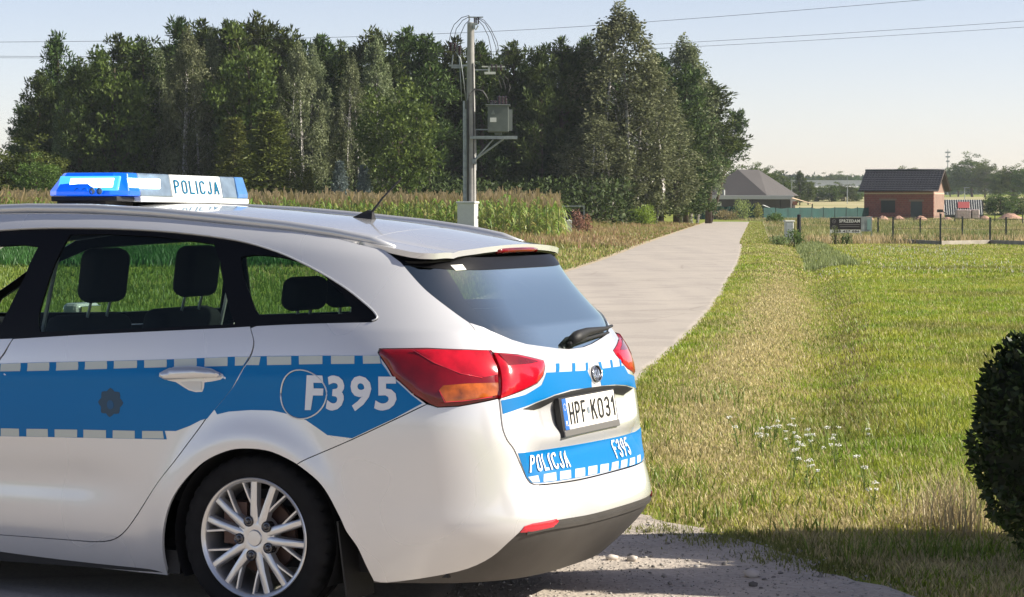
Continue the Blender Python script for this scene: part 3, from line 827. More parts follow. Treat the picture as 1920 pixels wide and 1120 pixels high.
sheet('rear_header', [(-.80,1.497),(-.845,1.432),(-1.0,1.432),(-1.5708,1.432),(-2.1416,1.432),(-2.2966,1.432),(-2.3416,1.497),(-1.5708,1.499)], M['trim'], tailgate, off=-.004, thick=.004, res=.04)
# underside of the spoiler and the high brake lamp
und = [(x + .012 if i > 1 else x, y * .985) for i, (x, y) in enumerate(lip)]
def PU(x, y):
    p = PRf(x, y); p[..., 2] -= .030 + .10 * np.clip((p[..., 0] + .70), 0, .2); return p
sheet('spoiler_underside', und + [(x, -y) for x, y in und[:-1][::-1]], M['trim'], tailgate, surf=(PU, lambda x, y: -NRf(x, y)), thick=.008, res=.04)
bl = MB()
pts = [PRf(np.array(-.708 + .05 * (yy / .35) ** 2), np.array(yy)) + np.array([0, 0, -.022]) for yy in np.linspace(-.19, .19, 9)]
bl.tube([tuple(p) for p in pts], .0105, 8)
bl.build('high_brake_lamp', M['red'], tailgate, smooth=True)
for sd in (1, -1):
    rl = MB()
    xs = [1.72, 1.66, 1.5, 1.2, .9, .6, .3, 0, -.2, -.36, -.46]
    off = [.000, .012, .016, .018, .018, .017, .016, .014, .012, .008, -.004]
    yy = [float(np.interp(x, [p[0] for p in edge[::-1]], [p[1] for p in edge[::-1]])) - .020 for x in xs]
    pp = [PRf(np.array(x), np.array(y)) + np.array([0, 0, o]) for x, y, o in zip(xs, yy, off)]
    rl.tube([(p[0], sd * p[1], p[2]) for p in pp], [.012, .018] + [.020] * 7 + [.017, .010], 10)
    rl.build('roof_rail', M['rail'], roof, smooth=True)
an = MB()
p0 = PRf(np.array(-.03), np.array(0.0))
an.add([(.05,-.022,p0[2]-.004),(.05,.022,p0[2]-.004),(-.06,.022,p0[2]-.012),(-.06,-.022,p0[2]-.012),(-.035,-.010,p0[2]+.035),(-.035,.010,p0[2]+.035),(-.055,.008,p0[2]+.028),(-.055,-.008,p0[2]+.028)],
       [(0,1,5,4),(1,2,6,5),(2,3,7,6),(3,0,4,7),(4,5,6,7)])
an.tube([(-.045,0,p0[2]+.02),(-.10,0,p0[2]+.085),(-.185,0,p0[2]+.165)], [.006,.004,.003], 6)
an.build('roof_antenna', M['black'], roof)

# windscreen, bonnet and nose
def PW(x, y):
    x = np.asarray(x, float); y = np.asarray(y, float); t = np.clip((x - 1.93) / .85, 0, 1)
    return np.stack([x + .05 * (1 - (y / .75) ** 2) * t, y * (1 + .22 * t), 1.545 - .50 * t ** 1.15 + .018 * (1 - (y / .6) ** 2)], -1)
def NW_(x, y):
    n = np.zeros(np.shape(x) + (3,)); n[..., 0] = .5; n[..., 2] = .86; return n
sheet('windscreen', [(1.93,.60),(1.93,-.60),(2.78,-.66),(2.78,.66)], M['glass'], car, surf=(PW, NW_), thick=.0, res=.08)
def PH(x, y):
    x = np.asarray(x, float); y = np.asarray(y, float)
    t = np.clip((x - 2.6) / 1.05, 0, 1.1)
    return np.stack([x + 0 * y, y + 0 * x, 1.005 - .19 * t ** 1.6 + .05 * (1 - (y / .80) ** 2)], -1)
hs = np.array([2.55,2.8,3.2,3.5,3.7,3.95,4.159 - .19])
he = PP(hs, np.full(len(hs), .93))
hp = [(float(p[0]), float(p[1]) - .01) for p in he]
hood = [(2.58, hp[0][1])] + hp[1:]
sheet('bonnet', hood + [(x, -y) for x, y in hood[::-1]], M['paint'], car, surf=(PH, lambda x, y: NRf(x * 0 + 1, y)), thick=.015, res=.07)
for sd in (1, -1):
    xe = 4.159 - float(sS(.5))
    sheet('front_bumper', [(3.55,.45),(3.75,.62),(3.72,.80),(xe,.74),(xe,.16),(3.4,.16),(3.38,.30)], M['paint'], car, side=sd, res=.06)
    sheet('grille', [(3.9,.50),(3.95,.30),(xe,.28),(xe,.52)], M['black'], car, off=.004, side=sd, res=.06)
    sheet('headlamp', [(3.35,.89),(3.55,.86),(3.95,.80),(3.9,.73),(3.60,.72)], M['lampgrey'], car, off=.004, side=sd, res=.05, dome=.01)
    mm = MB().box((2.04, sd * .985, 1.045), (.10, .20, .125)).build('door_mirror', M['paint'], car, bevel=.03, seg=3)
    MB().box((1.986, sd * .985, 1.045), (.006, .165, .095)).build('mirror_glass', M['chrome'], mm, bevel=.002)
    MB().box((2.07, sd * .89, 1.0), (.05, .07, .04)).build('mirror_arm', M['black'], mm)

# underbody, floor, interior
ub = MB()
ub.box((1.3, 0, .235), (4.1, 1.46, .08)); ub.box((-.62, 0, .30), (.40, 1.05, .14)); ub.box((1.35, 0, .20), (2.0, 1.66, .09))
ub.build('underbody', M['black'], car)
MB().box((1.1, 0, .46), (3.2, 1.5, .06)).build('cabin_floor', M['cloth'], car)
MB().box((-.45, 0, .62), (.75, 1.15, .05)).box((-.30, 0, 1.02), (.50, 1.16, .02)).build('load_cover', M['cloth'], car)
def PHd(x, y):
    p = PRf(x, y); p[..., 2] -= .045; return p
sheet('headliner', [(x * .97, y * .93) for x, y in roof_poly], M['headliner'], car, surf=(PHd, lambda x, y: -NRf(x, y)), thick=.0, res=.10)
def rounded(name, c, d, mat, parent, bev, ry=0.):
    o = MB().box((0, 0, 0), d).build(name, mat, parent, bevel=bev, seg=4)
    o.location = c; o.rotation_euler = (0, ry, 0)
    o.data.polygons.foreach_set('use_smooth', [True] * len(o.data.polygons))
    return o
for x, y, w in ((1.04, .36, .50), (1.04, -.36, .50)):
    st = empty('front_seat', (0, 0, 0)); st.parent = car
    rounded('seat_back', (x + .10, y, .80), (.13, w, .66), M['cloth'], st, .05, R(-13))
    rounded('seat_cushion', (x + .42, y, .52), (.52, w, .14), M['cloth'], st, .05, R(-5))
    rounded('head_restraint', (x - .035, y, 1.285), (.105, .27, .225), M['cloth'], st, .048, R(-8))
    k = MB()
    for dy in (-.07, .07): k.tube([(x + .01, y + dy, 1.08), (x - .03, y + dy, 1.22)], .006, 6)
    k.build('restraint_post', M['rail'], st)
rs = empty('rear_seat'); rs.parent = car
rounded('seat_back', (.16, 0, .82), (.14, 1.30, .62), M['cloth'], rs, .05, R(-14))
rounded('seat_cushion', (.50, 0, .54), (.50, 1.30, .15), M['cloth'], rs, .05)
for y in (.37, .02, -.36):
    rounded('head_restraint', (.055, y, 1.225), (.09, .27, .135), M['cloth'], rs, .042, R(-8))
    k = MB()
    for dy in (-.05, .05): k.tube([(.07, y + dy, 1.08), (.055, y + dy, 1.18)], .006, 6)
    k.build('restraint_post', M['rail'], rs)
ds = rounded('dashboard', (2.42, 0, .93), (.55, 1.40, .24), M['cloth'], car, .07)
sw = MB()
sw.tube([(1.98 - .18 * math.sin(R(25)) * math.cos(a), .38 + .185 * math.sin(a), 1.00 + .18 * math.cos(a) * math.cos(R(25))) for a in np.linspace(0, 2 * math.pi, 25)], .015, 8)
sw.box((2.0, .38, .98), (.06, .30, .06)).tube([(2.0, .38, .98), (2.3, .38, .90)], .03, 8)
sw.build('steering_wheel', M['black'], car, smooth=True)
MB().box((1.90, .0, 1.40), (.03, .22, .07)).build('rear_view_mirror', M['black'], car, bevel=.012)
for sd in (1, -1):                                # belts and inner pillar covers
    bt = MB(); bt.box((1.045, sd * .69, 1.20), (.012, .012, .46), ry=R(-14)); bt.build('seat_belt', M['rail'], car)

# wheels
def build_wheel():
    w = empty('wheel')
    w.parent = car
    t = MB()
    n = 144
    prof = [(.222,-.012),(.231,-.004),(.250,.001),(.272,.003),(.292,-.001),(.306,-.010),(.3135,-.022),(.317,-.040),(.3175,-.075),(.313,-.078),(.313,-.088),(.3175,-.091),(.3175,-.140),(.313,-.143),(.313,-.153),(.3175,-.156),(.317,-.192),(.306,-.222),(.28,-.232),(.225,-.225)]
    t.lathe(prof, 'Y', (0, 0, 0), n)
    for j in (5, 6, 7):                            # shoulder blocks
        for k in range(n):
            if k % 4 == 3:
                x, y, z = t.v[j * n + k]; rr = math.hypot(x, z); f = (rr - (.009 if j > 5 else .004)) / rr
                t.v[j * n + k] = (x * f, y, z * f)
    t.build('tyre', M['rubber'], w, auto=True)
    rim = MB()
    rim.lathe([(.2285,-.006),(.2305,-.001),(.2270,.002),(.2180,-.002),(.2130,-.010),(.2080,-.030),(.2050,-.060),(.2000,-.120),(.2050,-.200),(.2240,-.215)], 'Y', (0, 0, 0), 96)
    ro = rim.build('rim', M['alloy'], w, auto=True)
    sp = MB()
    def spoke(a0, r0, w0, a1, r1, w1, y0, y1, d):
        A = Vector((-math.cos(R(a0)) * r0, 0, math.sin(R(a0)) * r0)); B = Vector((-math.cos(R(a1)) * r1, 0, math.sin(R(a1)) * r1))
        u = (B - A).normalized(); s = Vector((-u.z, 0, u.x))
        v = []
        for P0, ww, yy in ((A, w0, y0), ((A + B) / 2, (w0 + w1) / 2 * .9, (y0 + y1) / 2 + .004), (B, w1, y1)):
            v += [P0 + s * ww / 2 * 1.25 + Vector((0, yy - d, 0)), P0 + s * ww / 2 + Vector((0, yy - .004, 0)), P0 + s * ww * .30 + Vector((0, yy, 0)),
                  P0 - s * ww * .30 + Vector((0, yy, 0)), P0 - s * ww / 2 + Vector((0, yy - .004, 0)), P0 - s * ww / 2 * 1.25 + Vector((0, yy - d, 0))]
        f = [(i * 6 + k, i * 6 + k + 1, i * 6 + k + 7, i * 6 + k + 6) for i in (0, 1) for k in range(5)] + [(i * 6 + 5, i * 6, i * 6 + 6, i * 6 + 11) for i in (0, 1)]
        sp.add(v, f + [tuple(range(6)), tuple(range(12, 18))])
    for k in range(5):
        a = 68 + 72 * k
        spoke(a - 5, .045, .036, a, .216, .026, -.014, -.010, .030)
        spoke(a + 29, .045, .036, a + 23, .216, .026, -.014, -.010, .030)
        spoke(a + 26, .108, .013, a + 36, .216, .0105, -.020, -.012, .022)
        spoke(a + 72 - 4, .102, .013, a + 55.5, .216, .0105, -.020, -.012, .022)
    sp.build('spokes', M['alloy'], ro, auto=True)
    hb = MB(); hb.lathe([(0,-.005),(.028,-.006),(.0305,-.010),(.0315,-.012),(.034,-.011),(.060,-.014),(.080,-.019),(.086,-.030),(.088,-.06)], 'Y', (0, 0, 0), 60)
    hb.build('hub', M['alloy'], ro, auto=True)
    for k in range(5):
        a = R(41 + 72 * k); nb = MB()
        nb.lathe([(0,.010),(.006,.009),(.0085,.004),(.012,-.001),(.0165,-.002),(.0205,.001),(.0215,-.004),(.0215,-.03)], 'Y', (-math.cos(a) * .068, -.009, math.sin(a) * .068), 18)
        nb.build('wheel_nut', M['nut'], ro, auto=True)
    bd = MB(); bd.lathe([(0,-.075),(.14,-.075),(.142,-.080),(.142,-.095)], 'Y', (0, 0, 0), 48); bd.box((.10, -.07, .05), (.10, .06, .16))
    bd.build('brake_disc', M['brake'], w)
    return w
wh = build_wheel()
wh.location = (0, .872, HUB_Z)
w2 = copy_tree(wh, car); w2.location = (WB, .872, HUB_Z)
for x in (0, WB):
    w3 = copy_tree(wh, car); w3.location = (x, -.872, HUB_Z); w3.rotation_euler = (0, 0, math.pi)
for sd in (1, -1):                                 # mud flaps
    mf = MB()
    mf.add([(-.355, sd * .868, .40), (-.345, sd * .60, .40), (-.375, sd * .62, .10), (-.385, sd * .85, .10), (-.362, sd * .868, .40), (-.352, sd * .60, .40), (-.382, sd * .62, .10), (-.392, sd * .85, .10)],
           [(0,1,2,3),(7,6,5,4),(0,3,7,4),(3,2,6,7),(1,5,6,2),(0,4,5,1)])
    mf.build('mud_flap', M['black'], car)

# light bar
LB = empty('light_bar'); LB.parent = roof
LB.rotation_euler = (R(.6), 0, 0)
def slab(y0, y1, x0, x1, z0, z1, tx, name, mat, taper=0., parent=LB, bev=.006):
    """lens block between y0 and y1; taper pulls the outer end in at the top"""
    t0 = taper if y0 < -.45 else 0; t1 = taper if y1 > .45 else 0
    v = [(x0, y0, z0), (x1, y0, z0), (x1, y1, z0), (x0, y1, z0), (x0 + tx, y0 + t0, z1), (x1 - tx, y0 + t0, z1), (x1 - tx, y1 - t1, z1), (x0 + tx, y1 - t1, z1)]
    return MB().add(v, [(3,2,1,0),(4,5,6,7),(0,1,5,4),(1,2,6,5),(2,3,7,6),(3,0,4,7)]).build(name, mat, parent, bevel=bev, seg=3)
def emis(name, color, estr, base, rough=.2):
    t = NT(name); t.principled(base, rough, coat=.5, emit=color, estr=estr); return t.m
M['beacon'] = emis('lit_blue_lens', (.0, .13, 1., 1), .42, (.0, .07, .45, 1))
M['led'] = emis('lit_led_bank', (.62, .84, 1., 1), 4.0, (.8, .9, 1, 1))
M['glow'] = emis('led_glow_blue', (.05, .38, 1., 1), .9, (.1, .4, 1, 1))
XA, XB, Z0, Z1 = .82, 1.19, 1.606, 1.700
# rounded left end seen from outside: plan outline narrows forward
def end_cap(sd, mat, name):
    pts = [(XA, sd * .385), (XA, sd * .47), (XA + .05, sd * .535), (XA + .15, sd * .565), (XB - .08, sd * .560), (XB, sd * .49), (XB, sd * .385)]
    top = [(XA + .018, sd * .385), (XA + .018, sd * .455), (XA + .06, sd * .49), (XA + .15, sd * .50), (XB - .09, sd * .50), (XB - .04, sd * .45), (XB - .03, sd * .385)]
    n = len(pts)
    v = [(x, y, Z0) for x, y in pts] + [(x * 1., y, Z0 + .02) for x, y in pts] + [(x, y, Z1) for x, y in top]
    f = [tuple(range(n)), tuple(range(2 * n, 3 * n))] + [(j * n + k, j * n + (k + 1) % n, (j + 1) * n + (k + 1) % n, (j + 1) * n + k) for j in (0, 1) for k in range(n)]
    return MB().add(v, f).build(name, mat, LB, bevel=.005, seg=3)
lensL = end_cap(1, M['beacon'], 'blue_lens')
lensR = end_cap(-1, M['lampblue'], 'blue_lens')
slab(.143, .383, XA, XB, Z0, Z1, .018, 'clear_lens', M['lampgrey'])
pan = slab(-.26, .141, XA - .001, XB, Z0, Z1 - .001, .018, 'lettered_panel', M['lampwhite'])
slab(-.383, -.262, XA, XB, Z0, Z1 - .001, .018, 'clear_lens', M['lampgrey'])
MB().box(((XA + XB) / 2, -.045, Z0 - .012), (XB - XA + .004, .86, .022)).build('bar_base', M['lampwhite'], LB, bevel=.004)
MB().box(((XA + XB) / 2, .455, Z0 - .012), (XB - XA - .05, .13, .020)).build('end_base', M['black'], LB, bevel=.004)
MB().box((1.03, .40, 1.568), (.24, .20, .045)).build('bar_foot', M['black'], LB, bevel=.004)
MB().box((1.0, -.34, 1.570), (.14, .16, .045)).build('bar_foot', M['black'], LB, bevel=.004)
# led bank behind the lens, seen as a bright strip on the back and the outer end
led = MB()
def fr(x, y, z): return (x, y, z)
led.box((XA + .004, .315, Z0 + .052), (.012, .15, .040))
led.box((XA + .009, .425, Z0 + .052), (.012, .075, .040))
led.build('led_bank', M['led'], lensL, bevel=.003)
gl = MB().box((.0, .0, .0), (.29, .012, .062)).build('led_glow', M['glow'], lensL, bevel=.005)  # larger emissive box, imitates the blue falloff of light round the LEDs
gl.location = (XA + .150, .531, Z0 + .050); gl.rotation_euler = (R(20), 0, 0)
le2 = MB().box((.0, .0, .0), (.21, .016, .040)).build('led_bank', M['led'], lensL, bevel=.003)
le2.location = (XA + .135, .531, Z0 + .050); le2.rotation_euler = (R(20), 0, 0)
for k in range(4):
    MB().lathe([(.0, 0), (.012, .0), (.014, .008)], 'Y', (XA + .08 + .035 * k, .556, Z0 + .018), 12).build('reflector_bowl', M['lampblue'], lensL)
v, f = stroke_2d('POLICJA', .13, .42, .24)
sl = .018 / (Z1 - Z0)
V = [(XA - .0045 + sl * (.014 + .062 * b_), .122 - .355 * a, Z0 + .014 + .060 * b_) for a, b_ in v]
mesh_obj('lettering', V, f, M['lettergreen'], pan)
# ============================ terrain ============================
def vnoise(x, y, s=1.0, seed=0):
    """smooth 2-D value noise, 0..1"""
    x = np.asarray(x) / s; y = np.asarray(y) / s
    xi, yi = np.floor(x).astype(np.int64), np.floor(y).astype(np.int64); fx, fy = x - xi, y - yi
    fx = fx * fx * (3 - 2 * fx); fy = fy * fy * (3 - 2 * fy)
    def h(a, b):
        n = (a * 374761393 + b * 668265263 + seed * 974634777) & 0x7fffffff
        n = ((n ^ (n >> 13)) * 1274126177) & 0x7fffffff
        return ((n ^ (n >> 16)) & 0xffff) / 65535.
    return (h(xi, yi) * (1 - fx) + h(xi + 1, yi) * fx) * (1 - fy) + (h(xi, yi + 1) * (1 - fx) + h(xi + 1, yi + 1) * fx) * fy
def fnoise(x, y, s, seed=0): return .5 * vnoise(x, y, s, seed) + .3 * vnoise(x, y, s / 2.3, seed + 5) + .2 * vnoise(x, y, s / 5.1, seed + 9)

# right-hand edge of the lane: distance -> x
RE_Y = [-40, 9, 16, 22.6, 33.5, 45, 62.5, 90, 110, 142, 177, 213, 222]
RE_X = [-6, -.35, .36, 1.15, 2.55, 3.80, 5.66, 8.35, 10.3, 13.5, 17.0, 20.6, 21.5]
RW = 3.75
_re = Spl(RE_Y, RE_X)
def redge(y): return np.where(np.asarray(y) < 200, _re(np.clip(y, -40, 222)), np.interp(y, RE_Y, RE_X))
def ledge(y): return redge(y) - RW * (1.0 + .006)
def ground_h(x, y):
    x = np.asarray(x, float); y = np.asarray(y, float)
    d = x - redge(y)
    k = np.clip((y - 13) / 6, 0, 1) * np.clip((130 - y) / 30, 0, 1)
    z = -.13 * k * np.exp(-((d - 1.55 - .006 * y) / .38) ** 2) + .03 * k * np.exp(-((d - .75) / .4) ** 2)
    z = z + .03 * (fnoise(x, y, 3.0, 3) - .5) * np.clip((y - 12) / 4, 0, 1) * np.clip((d - .2) / .8, 0, 1)
    rise = .0135 * np.clip(y - 300, 0, 200) + .006 * np.clip(y - 500, 0, 1500)
    return z + rise

def fast_mesh(name, V, T, mat, col=None, parent=None):
    me = bpy.data.meshes.new(name)
    V = np.asarray(V, np.float32); T = np.asarray(T, np.int32)
    me.vertices.add(len(V)); me.vertices.foreach_set('co', V.ravel())
    me.loops.add(T.size); me.loops.foreach_set('vertex_index', T.ravel())
    me.polygons.add(len(T)); me.polygons.foreach_set('loop_start', np.arange(len(T), dtype=np.int32) * T.shape[1])
    me.update(calc_edges=True)
    if col is not None:
        a = me.color_attributes.new('tint', 'FLOAT_COLOR', 'POINT')
        c = np.ones((len(V), 4), np.float32); c[:, :3] = col; a.data.foreach_set('color', c.ravel())
    me.materials.append(mat)
    o = bpy.data.objects.new(name, me); COL.objects.link(o)
    if parent: o.parent = parent
    return o

def leaf_mat(name, transl=.3, rough=.7, objvar=.0, gloss=.12):
    t = NT(name)
    at = t.n('Attribute', attribute_name='tint')
    col = at.outputs['Color']
    if objvar:
        oi = t.n('ObjectInfo')
        hs = t.n('HueSaturation')
        t.l(t.math('ADD', t.math('MULTIPLY', oi.outputs['Random'], objvar * .10), .5 - objvar * .05), hs.inputs['Hue'])
        t.l(t.math('ADD', t.math('MULTIPLY', oi.outputs['Random'], objvar * .9), 1 - objvar * .45), hs.inputs['Value'])
        t.l(col, hs.inputs['Color']); col = hs.outputs[0]
    d = t.n('BsdfDiffuse'); tr = t.n('BsdfTranslucent'); ms = t.n('MixShader'); ms.inputs[0].default_value = transl
    t.l(col, d.inputs[0]); t.l(col, tr.inputs[0])
    t.l(d.outputs[0], ms.inputs[1]); t.l(tr.outputs[0], ms.inputs[2])
    g = t.n('BsdfGlossy'); g.inputs['Roughness'].default_value = .45; g.inputs[0].default_value = (.8, .85, .8, 1)
    m2 = t.n('MixShader'); m2.inputs[0].default_value = gloss * .4
    t.l(ms.outputs[0], m2.inputs[1]); t.l(g.outputs[0], m2.inputs[2])
    t.l(m2.outputs[0], t.out.inputs[0])
    return t.m
M['grass'] = leaf_mat('grass_blade', .40, gloss=.05)
M['leaf'] = leaf_mat('tree_leaf', .28, objvar=.55, gloss=.03)
M['needle'] = leaf_mat('pine_needle', .12, objvar=.5, gloss=.02)
M['corn'] = leaf_mat('corn_leaf', .35, gloss=.2)
M['bark'] = simple('brown_bark', (.075, .055, .04, 1), .9, var=.4, vscale=5, bump=.5, bscale=30)
t = NT('birch_bark'); p = t.principled(rough=.8)
o_ = t.ramp(t.noise(7, 5, .6), [(.42, (.10, .09, .08)), (.52, (.55, .53, .50))]); t.l(o_, p.inputs['Base Color']); M['birch'] = t.m

# ground sheet: soil under the grass, lawn, crop strip and dry ground by position
t = NT('field_ground'); p = t.principled(rough=.95, spec=.15)
n1 = t.noise(.9, 8, .65); n2 = t.noise(.06, 5, .6); n3 = t.noise(14, 6, .7)
g1 = t.ramp(n1, [(.32, (.145, .200, .026)), (.50, (.215, .250, .040)), (.68, (.290, .275, .080))])
g2 = t.ramp(n2, [(.35, (.82, .90, .75)), (.65, (1.15, 1.08, 1.1))])
g3 = t.ramp(n3, [(.3, (.62, .62, .60)), (.7, (1.25, 1.25, 1.2))])
c = t.mix(1.0, t.mix(1.0, g1, g2, 'MULTIPLY'), g3, 'MULTIPLY')
t.l(c, p.inputs['Base Color']); t.bump(n3, .6, .03)
M['ground'] = t.m
ys = np.unique(np.concatenate([np.linspace(-60, 8, 18), np.linspace(8, 30, 110), np.linspace(30, 100, 120), np.linspace(100, 300, 70), np.geomspace(300, 6000, 60)]))
us = np.concatenate([np.linspace(-1, -.02, 60), np.linspace(-.015, .12, 130), np.linspace(.125, 1, 60)])
V = []
for y in ys:
    w = max(120., abs(y) * 3.2)
    u = us if y < 0 else us
    # fine columns follow the lane edge
    x = np.where((us > -.0151) & (us < .1201), redge(y) + (us + .015) / .135 * (max(5, y * .16) + 3) - 2, 0)
    lo, hi = redge(y) - 2, redge(y) - 2 + max(5, y * .16) + 3
    x = np.where(us <= -.0151, lo - (-us - .02) ** 2 * w - (-us - .02) * 30 - .05, x)
    x = np.where(us >= .1201, hi + (us - .125) ** 2 * w + (us - .125) * 30 + .05, x)
    V.append(np.stack([x, np.full_like(x, y), ground_h(x, np.full_like(x, y)) - .0], 1))
V = np.concatenate(V); nu, ny = len(us), len(ys)
i = (np.arange(ny - 1)[:, None] * nu + np.arange(nu - 1)[None]).ravel()
T = np.stack([i, i + 1, i + nu + 1, i + nu], 1)
g = fast_mesh('ground', V, T, M['ground']); g.data.polygons.foreach_set('use_smooth', [True] * len(g.data.polygons)); tag(g, kind='structure')

# dry stubble beyond the plots
t = NT('stubble'); p = t.principled(rough=.95, spec=.1)
t.l(t.ramp(t.noise(.03, 6, .6), [(.35, (.24, .26, .10)), (.5, (.36, .33, .17)), (.65, (.46, .40, .24))]), p.inputs['Base Color']); M['stubble'] = t.m
gx_, gy_ = np.meshgrid(np.linspace(0, 1, 14), np.linspace(322, 640, 34)); X_ = 38 + (gy_ - 322) * .10 + gx_ * (70 + gy_ * .12)
V = np.stack([X_, gy_, ground_h(X_, gy_) + .10], -1).reshape(-1, 3); i = (np.arange(33)[:, None] * 14 + np.arange(13)[None]).ravel()
tag(fast_mesh('stubble_field', V, np.stack([i, i + 1, i + 15, i + 14], 1), M['stubble']), kind='structure')
# lane of worn pale asphalt
t = NT('worn_asphalt'); p = t.principled(rough=.85, spec=.25)
a = t.ramp(t.noise(.35, 6, .6), [(.3, (.385, .346, .302)), (.7, (.430, .386, .338))])
b = t.ramp(t.noise(55, 4, .7), [(.3, (.80, .80, .80)), (.7, (1.15, 1.15, 1.15))])
tc = t.n('TexCoord'); mp = t.n('Mapping'); mp.inputs['Scale'].default_value = (1.1, .05, 1); mp.inputs['Rotation'].default_value = (0, 0, R(6)); nz = t.n('TexNoise'); nz.inputs['Scale'].default_value = 1.4; nz.inputs['Detail'].default_value = 3
t.l(tc.outputs['Object'], mp.inputs[0]); t.l(mp.outputs[0], nz.inputs['Vector'])
st = t.ramp(nz.outputs['Fac'], [(.35, (.95, .95, .955)), (.65, (1.03, 1.03, 1.02))])
vc = t.n('TexVoronoi', feature='DISTANCE_TO_EDGE'); vc.inputs['Scale'].default_value = .42
md = t.n('Mix', data_type='VECTOR'); md.inputs[0].default_value = .12
nzc = t.n('TexNoise'); nzc.inputs['Scale'].default_value = 1.2; nzc.inputs['Detail'].default_value = 5; t.l(tc.outputs['Object'], nzc.inputs['Vector'])
t.l(tc.outputs['Object'], md.inputs[4]); t.l(nzc.outputs['Color'], md.inputs[5]); t.l(md.outputs[1], vc.inputs['Vector'])
crack = t.ramp(vc.outputs['Distance'], [(.0, (.80, .79, .78)), (.010, (1., 1., 1.))])
patch = t.ramp(t.noise(.9, 3, .4), [(.44, (.93, .93, .935)), (.47, (1.02, 1.02, 1.02))])
t.l(t.mix(1., t.mix(1., t.mix(1., t.mix(1., a, b, 'MULTIPLY'), st, 'MULTIPLY'), crack, 'MULTIPLY'), patch, 'MULTIPLY'), p.inputs['Base Color']); t.bump(t.noise(130, 3), .35, .006)
M['asphalt'] = t.m
ry = np.concatenate([np.linspace(4, 60, 90), np.linspace(62, 222, 70)])
wob = lambda y, s: (fnoise(y, y * 0 + s, 1.3, 21 + s) - .5) * .14
L = np.stack([ledge(ry) + wob(ry, 1), ry, 0 * ry + .022], 1); Rr_ = np.stack([redge(ry) + wob(ry, 2), ry, 0 * ry + .022], 1); Cn = (L + Rr_) / 2; Cn[:, 2] += .03
n = len(ry)
Cn[:, 2] -= .018
V = np.concatenate([L + [-.12, 0, -.03], L, L + [.03, 0, .001], Cn, Rr_ + [-.03, 0, .001], Rr_, Rr_ + [.12, 0, -.03]])
T = [(j * n + k, (j + 1) * n + k, (j + 1) * n + k + 1, j * n + k + 1) for j in range(6) for k in range(n - 1)]
road = mesh_obj('road', V, T, M['asphalt'], smooth=True); tag(road, kind='structure')
# sandy strip along the edges of the lane
t = NT('sandy_edge'); p = t.principled(rough=.95, spec=.1)
t.l(t.ramp(t.noise(9, 6, .7), [(.3, (.33, .27, .18)), (.7, (.52, .44, .32))]), p.inputs['Base Color']); M['sand'] = t.m
sl_ = np.stack([ledge(ry) - .20 - np.abs(wob(ry, 4)) * 3, ry, 0 * ry + .016], 1)
V = np.concatenate([sl_, L + [.05, 0, -.008]])
tag(mesh_obj('road_shoulder', V, [(k, k + n, k + n + 1, k + 1) for k in range(n - 1)], M['sand']), kind='structure')
# sandy track that joins the lane on the left
tk = [(-.5, 146, 0), (4.5, 148, 0), (8.6, 150, 0), (10.6, 153.5, 0), (9.4, 154.5, 0), (4.0, 151.5, 0), (-.5, 149, 0)]
tag(mesh_obj('side_path', [(x, y, .018) for x, y, z in tk], [tuple(range(7))], M['sand']), kind='structure')

# gravel yard round the car
t = NT('gravel'); p = t.principled(rough=.95, spec=.15)
v1 = t.n('TexVoronoi'); v1.inputs['Scale'].default_value = 55; tcg = t.n('TexCoord'); t.l(tcg.outputs['Object'], v1.inputs['Vector'])
stone = t.ramp(v1.outputs['Color'], [(.0, (.37, .335, .295)), (.5, (.42, .38, .335)), (1., (.48, .435, .385))])
big = t.ramp(t.noise(2.2, 6, .65), [(.3, (.82, .80, .78)), (.7, (1.12, 1.08, 1.04))])
t.l(t.mix(1., stone, big, 'MULTIPLY'), p.inputs['Base Color'])
t.bump(t.math('ADD', v1.outputs['Distance'], t.math('MULTIPLY', t.noise(20, 5), .6)), .55, .008)
M['gravel'] = t.m
gb = [(1.98, 3.0), (1.75, 9.2), (1.52, 10.1), (1.30, 10.75), (1.16, 11.35), (.90, 11.8), (.66, 12.15), (.50, 12.7), (.45, 13.6)]
def gravel_edge(y): return np.interp(y, [q[1] for q in gb], [q[0] for q in gb])
pts = [(float(gravel_edge(y)) + float((fnoise(np.array(y), np.array(0.), .35, 31) - .5) * .30), y) for y in np.linspace(3, 13.6, 90)]
poly = [(-14, -12), (9, -12), (5.5, 2.0)] + pts + [(-4.5, 13.6), (-14, 12)]
tag(mesh_obj('gravel_yard', [(x, y, .012) for x, y in poly], [tuple(range(len(poly)))], M['gravel']), kind='structure')

# dark sheet on the ground, the shade under the car put into its colour
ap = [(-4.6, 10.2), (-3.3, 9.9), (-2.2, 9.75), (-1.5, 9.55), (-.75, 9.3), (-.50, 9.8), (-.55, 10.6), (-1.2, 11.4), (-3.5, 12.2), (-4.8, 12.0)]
M['carshade'] = simple('under_car_shade_dark', (.045, .047, .050, 1), .8, var=.35, vscale=7, bump=.6, bscale=120, bdist=.006)
tag(mesh_obj('under_car_shade', [(x, y, .017) for x, y in ap], [tuple(range(len(ap)))], M['carshade']), kind='structure')
